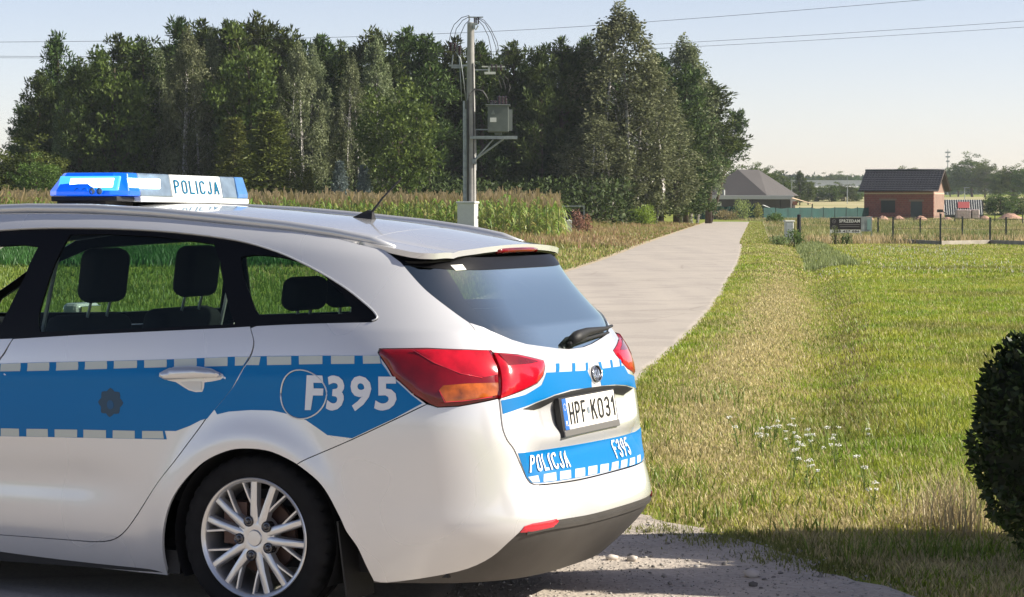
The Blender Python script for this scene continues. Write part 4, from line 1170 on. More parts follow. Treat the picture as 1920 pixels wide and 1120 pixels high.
# loose stones
def stones(name, P_, S_, mat, seed=1):
    rng = np.random.default_rng(seed)
    ph = (1 + 5 ** .5) / 2
    ico = np.array([(-1, ph, 0), (1, ph, 0), (-1, -ph, 0), (1, -ph, 0), (0, -1, ph), (0, 1, ph), (0, -1, -ph), (0, 1, -ph), (ph, 0, -1), (ph, 0, 1), (-ph, 0, -1), (-ph, 0, 1)]) / 1.9
    F_ = np.array([(0,11,5),(0,5,1),(0,1,7),(0,7,10),(0,10,11),(1,5,9),(5,11,4),(11,10,2),(10,7,6),(7,1,8),(3,9,4),(3,4,2),(3,2,6),(3,6,8),(3,8,9),(4,9,5),(2,4,11),(6,2,10),(8,6,7),(9,8,1)])
    n = len(P_); V = ico[None] * (1 + rng.uniform(-.3, .3, (n, 12, 1))) * S_[:, None, None] * rng.uniform(.6, 1.3, (n, 1, 3)) * np.array([1, 1, .62])
    V += P_[:, None]; T = F_[None] + (np.arange(n) * 12)[:, None, None]
    col = np.repeat(rng.uniform(.16, .52, (n, 1)) * np.array([[1, .93, .84]]), 12, 0)
    return fast_mesh(name, V.reshape(-1, 3), T.reshape(-1, 3), mat, col)
M['stone'] = leaf_mat('loose_stone', .0, gloss=.05)
rng = np.random.default_rng(5)
n = 9000; yy = rng.uniform(9.4, 13.0, n); xx = rng.uniform(-.9, 2.0, n)
m = (xx < gravel_edge(yy) + rng.normal(0, .10, n)); xx, yy = xx[m], yy[m]
ss_ = np.clip(rng.lognormal(-5.75, .5, len(xx)), .0015, .014)
tag(stones('loose_gravel', np.stack([xx, yy, .012 + ss_ * .3], 1), ss_, M['stone']), 'fine loose gravel scattered over the pale yard', 'gravel', kind='stuff')
for k, (px_, py_, s_) in enumerate([(1146, 1058, .034), (1187, 1060, .030), (1413, 1090, .036), (1240, 1012, .016), (1212, 1005, .014), (1415, 1108, .018)]):
    Z = 7245. / (py_ - 384)
    o = stones('stone', np.array([[(px_ - 960) / 4600 * Z, Z, .012 + s_ * .3]]), np.array([s_]), M['stone'], 40 + k)
    c_ = o.data.color_attributes['tint']; c_.data.foreach_set('color', np.tile([.50, .45, .40, 1] if s_ > .02 else [.12, .11, .10, 1], 12).astype(np.float32))
    tag(o, ['larger pale stone on the gravel nearest the bumper', 'pale stone just right of the larger one behind the bumper', 'pale stone alone on the lit gravel streak below the shaded grass', 'small dark stone on the gravel close to the grass edge', 'small dark stone in sunlit gravel right beside the bumper', 'small dark stone below the lone pale one on the gravel'][k], 'stone', 'stones lying on the gravel')

# ============================ grass ============================
def blades(name, X, Y, H, W, C, seed=0, bend=.5, segs=2, mat=None, label=None, cat='grass', z0=None):
    rng = np.random.default_rng(seed); n = len(X)
    az = rng.uniform(0, 2 * math.pi, n); face = az + rng.normal(0, .6, n) + math.pi / 2
    Z = ground_h(X, Y) if z0 is None else z0
    B = np.stack([X, Y, Z], 1); side = np.stack([np.cos(face), np.sin(face), 0 * X], 1) * (W / 2)[:, None]
    be = H * rng.uniform(.15, 1., n) * bend; d = np.stack([np.cos(az) * be, np.sin(az) * be, 0 * X], 1)
    up = np.zeros((n, 3)); up[:, 2] = H
    if segs == 1:
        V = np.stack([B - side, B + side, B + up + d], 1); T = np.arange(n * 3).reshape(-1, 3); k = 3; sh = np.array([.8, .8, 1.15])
    else:
        V = np.stack([B - side, B + side, B + up * .6 + d * .35 + side * .75, B + up * .6 + d * .35 - side * .75, B + up * .95 + d], 1)
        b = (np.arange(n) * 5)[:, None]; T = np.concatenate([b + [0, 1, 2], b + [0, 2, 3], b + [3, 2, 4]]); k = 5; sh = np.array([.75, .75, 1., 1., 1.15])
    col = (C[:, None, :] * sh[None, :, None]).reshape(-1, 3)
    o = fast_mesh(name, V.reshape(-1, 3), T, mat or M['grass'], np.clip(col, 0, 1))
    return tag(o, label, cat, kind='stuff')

def verge_color(X, Y, rng):
    d = X - redge(Y); n = len(X)
    green = np.array([.205, .300, .028]); lime = np.array([.365, .390, .055]); straw = np.array([.52, .43, .22]); olive = np.array([.19, .19, .055]); brown = np.array([.25, .19, .10])
    p1 = fnoise(X, Y, .9, 41); p2 = fnoise(X, Y * .6, 2.6, 43); p3 = fnoise(X, Y, .35, 47)
    g = green + (lime - green) * np.clip((p1 - .3) / .4, 0, 1)[:, None]
    g = g + (olive - g) * np.clip((p2 - .52) / .25, 0, .75)[:, None]
    # dry strip along the bank
    wdt = .45 + .004 * Y
    dry = np.exp(-((d - .80 - .008 * Y) / wdt) ** 2) * np.clip((Y - 12.5) / 4, 0, 1) * np.clip((75 - Y) / 30, .25, 1) * (.55 + .9 * (p1 - .3))
    dit = np.exp(-((d - 1.75 - .010 * Y) / .25) ** 2) * np.clip((Y - 14) / 6, 0, 1) * np.clip((60 - Y) / 20, 0, 1) * .28
    near = np.clip((13.6 - Y) / 1.8, 0, 1) * .55 + np.clip((16.5 - Y) / 3, 0, 1) * .25
    far = np.clip((Y - 60) / 40, 0, 1) * .30
    k = np.clip(dry * 1.3 + near * (.35 + p3) + far + .12 * (p3 > .62) + .10, 0, .97)
    pick = rng.random(n) < k
    c = np.where(pick[:, None], straw * rng.uniform(.75, 1.2, (n, 1)), g)
    pk2 = rng.random(n) < dit; c = np.where(pk2[:, None], brown * rng.uniform(.7, 1.3, (n, 1)), c)
    return c * rng.uniform(.72, 1.28, (n, 1)), k
def scatter(n, y0, y1, xl, xr, pw=1.0, seed=0):
    rng = np.random.default_rng(seed); u = rng.random(n)
    Y = (y0 ** (1 - pw) + u * (y1 ** (1 - pw) - y0 ** (1 - pw))) ** (1 / (1 - pw)) if pw != 1 else y0 * (y1 / y0) ** u
    X = xl(Y) + rng.random(n) * (xr(Y) - xl(Y)); return X, Y, rng
rw_ = lambda y: .215 * y + .6
# right side, three depths
def right_grass(nm, n, y0, y1, h, w, segs, seed, lab):
    X, Y, rng = scatter(n, y0, y1, lambda y: np.where(y < 13.6, gravel_edge(y) - .10, redge(y) - .02), rw_, .6, seed)
    C, k = verge_color(X, Y, rng)
    tuft = fnoise(X, Y, .5, 51)
    H = h * (.55 + 1.1 * tuft) * rng.uniform(.5, 1.35, len(X)) * (1 - .35 * k)
    e = np.clip((X - np.where(Y < 13.6, gravel_edge(Y), redge(Y)) + .12) / .35, .25, 1); H *= e
    keep = rng.random(len(X)) < np.where(Y < 13.6, np.clip((X - gravel_edge(Y) + .12) / .5, .12, 1), 1)
    X, Y, H, C = X[keep], Y[keep], H[keep], C[keep]
    return blades(nm, X, Y, H, w * np.random.default_rng(seed + 1).uniform(.6, 1.4, len(X)), C, seed + 2, .75, segs, label=lab)
right_grass('verge_grass', 160000, 9.6, 24, .050, .0070, 2, 60, 'short green and straw coloured grass beside the gravel yard')
right_grass('meadow_grass', 140000, 24, 52, .050, .016, 1, 64, 'mown green grass of the meadow right of the lane')
right_grass('far_meadow_grass', 90000, 52, 97, .050, .036, 1, 68, 'pale green grass of the meadow in front of the post fence')
X, Y, rng = scatter(30000, 97, 215, lambda y: redge(y) - .02, lambda y: redge(y) + 2.6, .9, 90); n = len(X)
C = np.array([.26, .30, .055]) * rng.uniform(.7, 1.25, (n, 1)); C = np.where((rng.random(n) < .3)[:, None], np.array([.44, .36, .18]) * rng.uniform(.7, 1.2, (n, 1)), C)
blades('lane_verge_grass', X, Y, .07 * rng.uniform(.5, 1.6, n), rng.uniform(.05, .10, n), C, 92, .6, 1, label='narrow grass verge along the far right edge of the lane')
# taller tufts, dry stalks
X, Y, rng = scatter(9000, 10.6, 20, lambda y: np.maximum(redge(y) + .1, gravel_edge(y) + .05), rw_, .6, 71)
m = fnoise(X, Y, .45, 52) > .56; X, Y = X[m], Y[m]; n = len(X); C = np.array([.18, .24, .04]) * rng.uniform(.6, 1.4, (n, 1))
blades('tall_grass', X, Y, rng.uniform(.07, .15, n), rng.uniform(.005, .010, n), C, 72, .9, 2, label='taller grass tufts standing among the short verge grass')
X = rng.normal(2.12, .09, 300); Y = rng.normal(11.75, .20, 300); n = 300
blades('dry_grass', X, Y, rng.uniform(.14, .36, n), rng.uniform(.003, .006, n), np.array([.52, .42, .24]) * rng.uniform(.7, 1.2, (n, 1)), 73, .75, 2, label='dry straw coloured grass clump beside the clipped dark shrub')
# thin grass growing in the gravel
X = rng.normal(0, 1, 2600); Y = rng.normal(0, 1, 2600); cx_ = np.array([(.72, 11.72), (.95, 11.35), (1.2, 10.8), (1.42, 10.5), (1.05, 11.55), (1.3, 11.15)]); kk = rng.integers(0, 6, 2600)
X = cx_[kk, 0] + X * .10; Y = cx_[kk, 1] + Y * .12
blades('yard_grass', X, Y, rng.uniform(.015, .045, 2600), rng.uniform(.004, .008, 2600), np.array([.20, .21, .06]) * rng.uniform(.6, 1.3, (2600, 1)), 74, .8, 2, label='thin grass creeping over the edge of the gravel')
# left side of the lane
X, Y, rng = scatter(60000, 24, 105, lambda y: -.215 * y - 1, lambda y: ledge(y) - .12, .9, 75)
n = len(X); p1 = fnoise(X, Y, 2.5, 44); C = np.array([.13, .19, .035]) * (1 + .7 * (p1[:, None] - .4)) * rng.uniform(.7, 1.3, (n, 1))
dryk = np.clip((X - ledge(Y) + 9) / 7, 0, .7) * np.clip((Y - 45) / 20, 0, 1); pk = rng.random(n) < dryk
C = np.where(pk[:, None], np.array([.40, .33, .15]) * rng.uniform(.7, 1.2, (n, 1)), C)
blades('lawn_grass', X, Y, .10 * rng.uniform(.5, 1.3, n), .030 * rng.uniform(.6, 1.3, n) * Y / 50, C, 76, .6, 1, label='green and dry grass of the field left of the lane')
X, Y, rng = scatter(26000, 62, 84, lambda y: -.215 * y - 1, lambda y: y * 0 - 1.5 - (y - 62) * .05, .9, 77); n = len(X)
blades('green_crop', X, Y, rng.uniform(.15, .35, n), rng.uniform(.05, .09, n), np.array([.045, .125, .030]) * rng.uniform(.6, 1.5, (n, 1)), 78, .7, 1, label='low dark green crop seen through the car windows', cat='crop')
# weeds and dry growth: left bank beyond the corn corner, right plots behind the fence
X, Y, rng = scatter(30000, 88, 200, lambda y: np.minimum(ledge(y) - 8.5 - (y - 88) * .01, y * .03), lambda y: ledge(y) - .25, .9, 79); n = len(X)
d = ledge(Y) - X; p1 = fnoise(X, Y, 4, 45)
C = np.where((p1 > .5)[:, None], np.array([.36, .27, .14]), np.array([.24, .24, .07])) * rng.uniform(.6, 1.3, (n, 1))
C = np.where((rng.random(n) < .12)[:, None], np.array([.34, .17, .12]), C)
blades('verge_weeds', X, Y, np.clip(.08 + .07 * d, .1, .6) * rng.uniform(.4, 1.3, n), rng.uniform(.04, .09, n), C, 80, .6, 1, label='dry reddish weeds between the birches and the lane')
X, Y, rng = scatter(85000, 98, 262, lambda y: redge(y) + 1.2 + np.clip(110 - y, 0, 20) * .0, lambda y: .22 * y + 4, .9, 81); n = len(X)
p1 = fnoise(X, Y, 9, 46); p2 = fnoise(X, Y, 2.4, 48)
C = np.where((p1 > .50)[:, None], np.array([.44, .34, .19]), np.array([.26, .26, .10])); C = np.where((p2 > .66)[:, None], np.array([.10, .14, .035]), C) * rng.uniform(.65, 1.3, (n, 1))
hh = np.where(Y < 135, .36, .34) * (.4 + p2)
blades('plot_weeds', X, Y, hh * .85 * rng.uniform(.4, 1.4, n), rng.uniform(.025, .06, n), C, 82, .6, 1, label='golden dry weeds on the plots behind the post fence')
X, Y, rng = scatter(9000, 62, 97, lambda y: redge(y) + 1.2 + .01 * y, lambda y: redge(y) + 3.2, .9, 83); n = len(X)
m = fnoise(X, Y, 3, 53) > .50; X, Y = X[m], Y[m]; n = len(X)
blades('ditch_weeds', X, Y, rng.uniform(.08, .22, n), rng.uniform(.02, .04, n), np.array([.22, .26, .10]) * rng.uniform(.6, 1.4, (n, 1)), 84, .7, 1, label='grey green weeds along the far part of the ditch')
X, Y, rng = scatter(700, 55, 92, lambda y: redge(y) + 2.0, lambda y: redge(y) + 7.5, .9, 85); n = len(X)
blades('meadow_flowers', X, Y, rng.uniform(.05, .11, n), rng.uniform(.03, .05, n), np.array([.60, .60, .52]) * rng.uniform(.8, 1.1, (n, 1)), 86, .3, 1, label='tiny white flowers dotted over the far meadow', cat='wildflowers')

# flowering yarrow plants in the near verge
def px_ground(px_, py_): Z = 7245. / (py_ - 384); return (px_ - 960) / 4600 * Z, Z
def yarrow(seed):
    rg = random.Random(seed); r_ = empty('yarrow_plant')
    s = MB(); heads = []
    for k in range(rg.choice((2, 3, 4))):
        a, l, h = rg.uniform(0, 6.3), rg.uniform(.02, .08), rg.uniform(.13, .22)
        tip = (math.cos(a) * l, math.sin(a) * l, h); s.tube([(0, 0, 0), (tip[0] * .4, tip[1] * .4, h * .55), tip], [.003, .0025, .002], 5); heads.append(tip)
        for q in range(3):
            b = rg.uniform(0, 6.3); z = h * rg.uniform(.2, .7); s.add([(tip[0]*.3,tip[1]*.3,z),(tip[0]*.3+.03*math.cos(b),tip[1]*.3+.03*math.sin(b),z+.015),(tip[0]*.3+.028*math.cos(b+.3),tip[1]*.3+.028*math.sin(b+.3),z+.008)],[(0,1,2)])
    s.build('stem', M['stemgreen'], r_)
    for tip in heads:
        f = MB(); rr = rg.uniform(.010, .020)
        for q in range(14):
            b = rg.uniform(0, 6.3); e = rr * math.sqrt(rg.random()); f.lathe([(.0, .0045), (.0036, .003), (.0042, 0), (0, -.002)], 'Z', (tip[0] + e * math.cos(b), tip[1] + e * math.sin(b), tip[2] + rg.uniform(-.007, .007)), 6)
        f.build('flower_head', M['petal'], r_)
    return r_
M['stemgreen'] = simple('stem_green', (.12, .17, .04, 1), .8)
M['petal'] = simple('white_petal', (.78, .78, .72, 1), .8)
protos = [yarrow(k) for k in range(3)]
fl_px = [(1452, 780), (1478, 792), (1386, 805), (1430, 806), (1448, 806), (1484, 803), (1526, 800), (1548, 800), (1568, 795), (1570, 832), (1636, 798), (1480, 840), (1490, 836), (1532, 822), (1488, 862), (1512, 868), (1515, 882), (1625, 888), (1640, 926), (1430, 812), (1500, 768)]
for k, (a, b) in enumerate(fl_px):
    r_ = protos[k] if k < 3 else copy_tree(protos[k % 3])
    x, y = px_ground(a, b + 42); r_.location = (x, y, float(ground_h(x, y))); r_.rotation_euler = (0, 0, k * 1.7); s_ = .8 + .35 * ((k * 7) % 5) / 5; r_.scale = (s_, s_, s_)
    tag(r_, 'white flowering yarrow plant in the grass of the near verge', 'wildflower', 'white yarrow plants in the verge')

# ============================ trees ============================
def quads(P_, U_, S_, L_, W_):
    """kite leaves at P_ along U_ with side S_"""
    a = P_; b = P_ + U_ * (L_ * .45)[:, None] + S_ * (W_ / 2)[:, None]; c = P_ + U_ * L_[:, None]; d = P_ + U_ * (L_ * .45)[:, None] - S_ * (W_ / 2)[:, None]
    V = np.stack([a, b, c, d], 1).reshape(-1, 3); T = np.arange(len(V)).reshape(-1, 4); return V, T
def unit(v): return v / np.maximum(np.linalg.norm(v, axis=-1, keepdims=True), 1e-9)
def rdir(rng, n): return unit(rng.normal(size=(n, 3)))

TREES = {}
KEYN = {'highpine': 'pine'}
def make_kind(kind, seed):
    rng = np.random.default_rng(seed); br = MB(); CP = []; CR = []; CN = []
    high = kind == 'highpine'
    if kind in ('pine', 'highpine'):                 # 10 m tall
        H = 10; nw = 17
        br.tube([(0, 0, -.2), (.08, .05, 3), (-.05, .1, 6.5), (.05, 0, 9.6)], [.17, .14, .09, .03], 7)
        for i in range(nw):
            h = 1.0 + (i + rng.uniform(-.3, .3)) / nw * 8.6; t = h / H
            if high and h < 4.4: continue
            Lm = (1.9 * (1 - t) ** .62 * (1 if t > .15 else .8) + .30) * 1.1
            for k in range(6):
                a = rng.uniform(0, 2 * math.pi); l = Lm * rng.uniform(.55, 1.25); el = .15 + .55 * t + rng.uniform(-.15, .2)
                d = np.array([math.cos(a) * math.cos(el), math.sin(a) * math.cos(el), math.sin(el)])
                p0 = np.array([0, 0, h]); tip = p0 + d * l + np.array([0, 0, .12 * l])
                if k % 2 == 0: br.tube([tuple(p0), tuple(p0 + d * l * .5), tuple(tip)], [.035, .025, .01], 4, False)
                for f in np.linspace(.45, 1, 3 if l > 1 else 2): CP.append(p0 + d * l * f + rng.normal(0, .10, 3)); CR.append(.34 * (1.15 - .3 * t)); CN.append(d)
        for k in range(9): CP.append(np.array([rng.normal(0, .12), rng.normal(0, .12), 9.0 + k * .13])); CR.append(.22); CN.append(np.array([0, 0, 1.]))
        per, L0, W0 = 34, .30, .085; base = np.array([.026, .048, .015]); hi = np.array([.105, .138, .040]); updir = .55
    elif kind == 'spruce':
        H = 8; br.tube([(0, 0, -.2), (0, 0, 7.6)], [.14, .02], 7)
        for i in range(22):
            h = .35 + i / 22 * 7.4; t = h / H; Lm = 1.75 * (1 - t) ** .9 + .10
            for k in range(9):
                a = k * .7 + i * 1.1 + rng.uniform(-.2, .2); l = Lm * rng.uniform(.8, 1.12); d = np.array([math.cos(a), math.sin(a), -.12])
                for f in np.linspace(.35, 1, 4): CP.append(np.array([0, 0, h]) + d * l * f + np.array([0, 0, .10 * f * f * l])); CR.append(.17 + .05 * (1 - t)); CN.append(d)
        per, L0, W0 = 15, .24, .07; base = np.array([.060, .078, .020]); hi = np.array([.180, .205, .050]); updir = .1
    elif kind == 'birch':
        H = 15
        for q in range(3):
            a = q * 2.1; br.tube([(math.cos(a) * .35, math.sin(a) * .35, -.2), (math.cos(a) * .9, math.sin(a) * .9, 3.2), (math.cos(a) * .7, math.sin(a) * .7, 7), (math.cos(a) * .3, math.sin(a) * .3, 12.5)], [.16, .13, .09, .03], 7)
        for i in range(250):
            h = 1.9 + 12.6 * rng.random() ** .9; t = (h - 1.9) / 12.8
            rad = 3.35 * (np.sin(math.pi * min(1, t * .80 + .17)) ** .75) * (1 - .25 * t); a = rng.uniform(0, 2 * math.pi); f = rng.uniform(.35, 1.05)
            tip = np.array([math.cos(a) * rad * f, math.sin(a) * rad * f, h])
            if i % 5 == 0: br.tube([(tip[0] * .15, tip[1] * .15, h - rad * .5), tuple(tip)], [.03, .01], 4, False)
            for j in range(rng.integers(2, 5)): CP.append(tip + np.array([rng.normal(0, .10), rng.normal(0, .10), -.36 * j])); CR.append(.33); CN.append(np.array([math.cos(a), math.sin(a), -.6]))
        for k in range(14): CP.append(np.array([rng.normal(0, .25), rng.normal(0, .25), 13.4 + .13 * k])); CR.append(.28); CN.append(np.array([0, 0, 1.]))
        per, L0, W0 = 26, .20, .125; base = np.array([.066, .094, .034]); hi = np.array([.280, .320, .175]); updir = -.5
    else:                              # broad-leaved
        H = 9; br.tube([(0, 0, -.2), (.1, 0, 2.2), (0, .1, 5), (.1, 0, 8)], [.19, .15, .10, .03], 7)
        for i in range(150):
            d = rdir(rng, 1)[0]; f = rng.random() ** .33; c = d * f * np.array([2.5, 2.5, 3.9]) + np.array([0, 0, 4.9])
            c *= np.array([1, 1, 1]) * (1 + .10 * math.sin(i)); c[2] = max(c[2], .7)
            if i % 6 == 0: br.tube([(0, 0, max(1, c[2] - 2)), tuple(c)], [.05, .015], 4, False)
            CP.append(c); CR.append(.55); CN.append(d)
        per, L0, W0 = 58, .24, .16; base = np.array([.045, .078, .018]); hi = np.array([.140, .185, .042]); updir = .1
    CP, CR, CN = np.array(CP), np.array(CR), np.array(CN); n = len(CP) * per
    idx = np.repeat(np.arange(len(CP)), per); off = rdir(rng, n) * (rng.random(n) ** .45)[:, None] * CR[idx][:, None]
    off[:, 2] *= .8 if kind != 'birch' else 1.3
    P_ = CP[idx] + off
    U_ = unit(rdir(rng, n) * .9 + unit(off) * .8 + CN[idx] * .35 + np.array([0, 0, updir])); S_ = unit(np.cross(U_, rdir(rng, n)))
    V, T = quads(P_, U_, S_, L0 * rng.uniform(.6, 1.3, n), W0 * rng.uniform(.7, 1.3, n))
    cb = rng.random(len(CP))[idx]; k = np.clip(cb * .6 + rng.random(n) * .5, 0, 1)[:, None]
    k = k ** 1.3; col = (base + (hi - base) * k) * rng.uniform(.8, 1.2, (n, 1))
    cr = fast_mesh('crown', V, T, M['needle'] if kind in ('pine', 'spruce', 'highpine') else M['leaf'], np.repeat(col, 4, 0))
    tr = br.build('trunk', M['birch'] if kind == 'birch' else M['bark'], smooth=True)
    COL.objects.unlink(cr); COL.objects.unlink(tr)
    return H, cr, tr
for kind, ns in (('pine', 4), ('highpine', 1), ('birch', 3), ('spruce', 2), ('broad', 3)):
    TREES[kind] = [make_kind(kind, 100 + k * 7 + len(kind)) for k in range(ns)]

def plant_tree(kind, px_, Z, top, label, group, name=None, wide=1.0, var=0, base=0., rot=None, tint=None, catg='tree'):
    """top: pixel row of the tip in the reference, turned into a height in metres here"""
    Hm, cr, tr = TREES[kind][var % len(TREES[kind])]
    x = (px_ - 960) / 4600 * Z; gz = float(ground_h(x, Z)) + base
    h = EYE + (384 - top) / 4600 * Z - gz; s_ = h / Hm
    r_ = empty(name or {'pine': 'pine_tree', 'highpine': 'pine_tree', 'birch': 'birch_tree', 'spruce': 'spruce_tree', 'broad': 'leafy_tree'}[kind], (x, Z, gz), rot if rot is not None else (px_ * 1.37) % 6.28, label, catg, group)
    r_.scale = (s_ * wide, s_ * wide, s_)
    for src in (tr, cr):
        o = src.copy(); COL.objects.link(o); o.parent = r_
    return r_
ORD = ['leftmost', 'second', 'third', 'fourth', 'fifth', 'sixth', 'seventh', 'eighth', 'ninth', 'tenth', 'eleventh', 'twelfth', 'thirteenth', 'fourteenth', 'fifteenth', 'sixteenth', 'seventeenth', 'eighteenth', 'nineteenth', 'twentieth', 'twenty first', 'twenty second', 'twenty third', 'twenty fourth', 'twenty fifth', 'twenty sixth', 'twenty seventh']
wood = [(48, 176, 205, 1.0), (75, 168, 145, .9), (112, 172, 74, .75), (150, 165, 122, 1.0), (195, 170, 108, .95), (228, 174, 78, .9), (272, 168, 82, .95), (312, 172, 104, .9), (346, 176, 48, .95), (384, 172, 52, .9), (432, 168, 52, 1.0), (480, 176, 40, 1.0), (528, 170, 66, 1.0), (560, 178, 88, .9), (596, 172, 80, 1.0), (640, 176, 92, .9), (705, 172, 70, 1.0), (765, 178, 66, 1.0), (805, 174, 78, 1.0), (852, 178, 84, 1.0), (905, 176, 92, .95), (962, 178, 92, 1.0), (1012, 176, 100, .95), (1055, 178, 84, .95), (1095, 180, 84, .95)]
for k, (px_, Z, top, w_) in enumerate(wood):
    o_txt = (ORD[k] + ' tall dark pine' + (' from the left' if k else '')) + ' in the front row of the wood'
    plant_tree('pine', px_, Z, top - 4, o_txt, 'dark pines of the wood', wide=w_ * 1.05, var=k)
# the wood behind: one dark mass of further pines
rng = np.random.default_rng(91); VV_, TT_, CC_, off_ = [], [], [], 0
Hm, cr, tr = TREES['pine'][1]
nv = len(cr.data.vertices); cv = np.empty(nv * 3, np.float32); cr.data.vertices.foreach_get('co', cv); cv = cv.reshape(-1, 4, 3)
cc_ = np.empty(nv * 4, np.float32); cr.data.color_attributes['tint'].data.foreach_get('color', cc_); cc_ = cc_.reshape(-1, 4, 4)[:, :, :3]
for k in range(54):
    px_ = 30 + (k % 27) * 43 + rng.uniform(-12, 12); Z = 186 + 12 * (k // 27) + rng.uniform(-3, 3)
    tp = np.interp(px_, [0, 60, 110, 160, 230, 345, 480, 600, 700, 860, 1000, 1100, 1250], [290, 200, 140, 130, 110, 70, 62, 100, 95, 110, 120, 105, 110]) + rng.uniform(0, 26)
    h = EYE + (384 - tp) / 4600 * Z; s_ = h / Hm; x = (px_ - 960) / 4600 * Z; a = rng.uniform(0, 6.28)
    sel = rng.random(len(cv)) < .42; q = cv[sel] * np.array([s_ * 1.25, s_ * 1.25, s_]); q = q @ np.array([[math.cos(a), math.sin(a), 0], [-math.sin(a), math.cos(a), 0], [0, 0, 1]]) + np.array([x, Z, 0])
    VV_.append(q.reshape(-1, 3)); CC_.append(cc_[sel].reshape(-1, 3) * .85)
V = np.concatenate(VV_); tag(fast_mesh('woodland', V, np.arange(len(V)).reshape(-1, 4), M['needle'], np.concatenate(CC_)), 'dense dark pine wood behind the first row of trees', 'woodland', kind='stuff')
# undergrowth along the foot of the wood
n = 42000; px_ = rng.uniform(-30, 1300, n); Z = rng.uniform(158, 200, n); X = (px_ - 960) / 4600 * Z
P_ = np.stack([X, Z, rng.random(n) ** .8 * (2.2 + 2.4 * fnoise(X, Z, 6, 61))], 1); m = X < ledge(np.clip(Z, 0, 222)) - 4; P_ = P_[m]; n = len(P_)
U_ = unit(rdir(rng, n) + np.array([0, 0, .5])); V, T = quads(P_, U_, unit(np.cross(U_, rdir(rng, n))), rng.uniform(.25, .5, n), rng.uniform(.12, .22, n))
tag(fast_mesh('undergrowth', V, T, M['needle'], np.repeat(np.array([.045, .062, .022]) * rng.uniform(.5, 1.5, (n, 1)), 4, 0)), 'dark undergrowth along the foot of the wood', 'undergrowth', kind='stuff')

for a in [('birch', 1162, 177, 12, 'tallest pale birch with white forked trunks beside the lane', 'birches beside the lane', None, 1.38, 0),
          ('birch', 1215, 180, 130, 'shorter pale birch leaning on the right side of the tallest one', 'birches beside the lane', None, 1.75, 1),
          ('birch', 1120, 174, 220, 'low bushy olive birch on the left of the tallest birch', 'birches beside the lane', None, 2.2, 2),
          ('birch', 1282, 203, 72, 'slim birch nearer the road end with drooping pale twigs', 'birches beside the lane', None, 1.15, 2),
          ('birch', 1304, 206, 138, 'drooping birch farthest right along the lane', 'birches beside the lane', None, .95, 0),
          ('pine', 1268, 196, 200, 'dark pine between the two groups of birches', 'dark trees behind the birches', None, 1.75, 1),
          ('pine', 1286, 200, 130, 'dark green pine inside the right birch group', 'dark trees behind the birches', None, 1.15, 3),
          ('pine', 1240, 200, 110, 'dark pine right behind the tallest birch', 'dark trees behind the birches', None, 1.1, 2),
          ('highpine', 1374, 212, 203, 'slim lone pine leaning out at the right end of the trees', 'dark trees behind the birches', None, .95, 0),
          ('highpine', 1328, 204, 158, 'round crowned dark tree at the right side of the birches', 'dark trees behind the birches', None, 1.55, 0),
          ('birch', 660, 166, 112, 'pale silvery birch standing among the dark pines', 'birches in the wood', None, .75, 1),
          ('birch', 590, 169, 90, 'olive birch half hidden between the middle pines', 'birches in the wood', None, .7, 0),
          ('birch', 128, 166, 140, 'light brownish birch near the left end of the wood', 'birches in the wood', None, .55, 2),
          ('birch', 400, 168, 60, 'olive green birch crown rising from the middle of the wood', 'birches in the wood', None, .55, 1),
          ('birch', 356, 165, 58, 'olive leafed birch rising left of the middle of the wood', 'birches in the wood', None, .85, 0),
          ('birch', 300, 168, 100, 'pale olive birch between the pines left of the light bar', 'birches in the wood', None, .9, 2),
          ('birch', 560, 164, 86, 'olive birch standing just behind the small spruce', 'birches in the wood', None, .85, 2),
          ('birch', 705, 168, 74, 'silvery birch left behind the bright green leafy tree', 'birches in the wood', None, .8, 1),
          ('broad', 215, 166, 92, 'dark leafy tree among the pines above the light bar', 'leafy trees in the wood', None, .8, 1),
          ('broad', 470, 164, 60, 'leafy tree behind the two green spruces', 'leafy trees in the wood', None, .75, 2),
          ('broad', 748, 156, 148, 'bright green leafy tree standing in front of the wood', 'trees in front of the wood', None, .95, 0),
          ('spruce', 505, 156, 200, 'broad yellowish green spruce in front of the wood', 'trees in front of the wood', None, 1.75, 0),
          ('spruce', 440, 159, 212, 'taller thin spruce left of the broad yellowish one', 'trees in front of the wood', None, 1.35, 1),
          ('spruce', 578, 155, 308, 'small spruce right of the broad yellowish one', 'trees in front of the wood', None, 1.0, 1),
          ('broad', 55, 158, 262, 'dark leafy tree at the far left edge of the picture', 'trees in front of the wood', None, 1.5, 1),
          ('broad', 70, 152, 292, 'low yellowish bush before the far left tree', 'trees in front of the wood', 'leafy_bush', 1.2, 2),
          ('broad', 12, 160, 285, 'dark bush cut by the left edge of the picture', 'trees in front of the wood', 'leafy_bush', 1.3, 0)]:
    o = plant_tree(a[0], a[1], a[2], a[3], a[4], a[5], a[6], a[7], a[8])
    if a[1] == 1374: o.rotation_euler = (0, R(15), 0); o.location.x -= 1.95
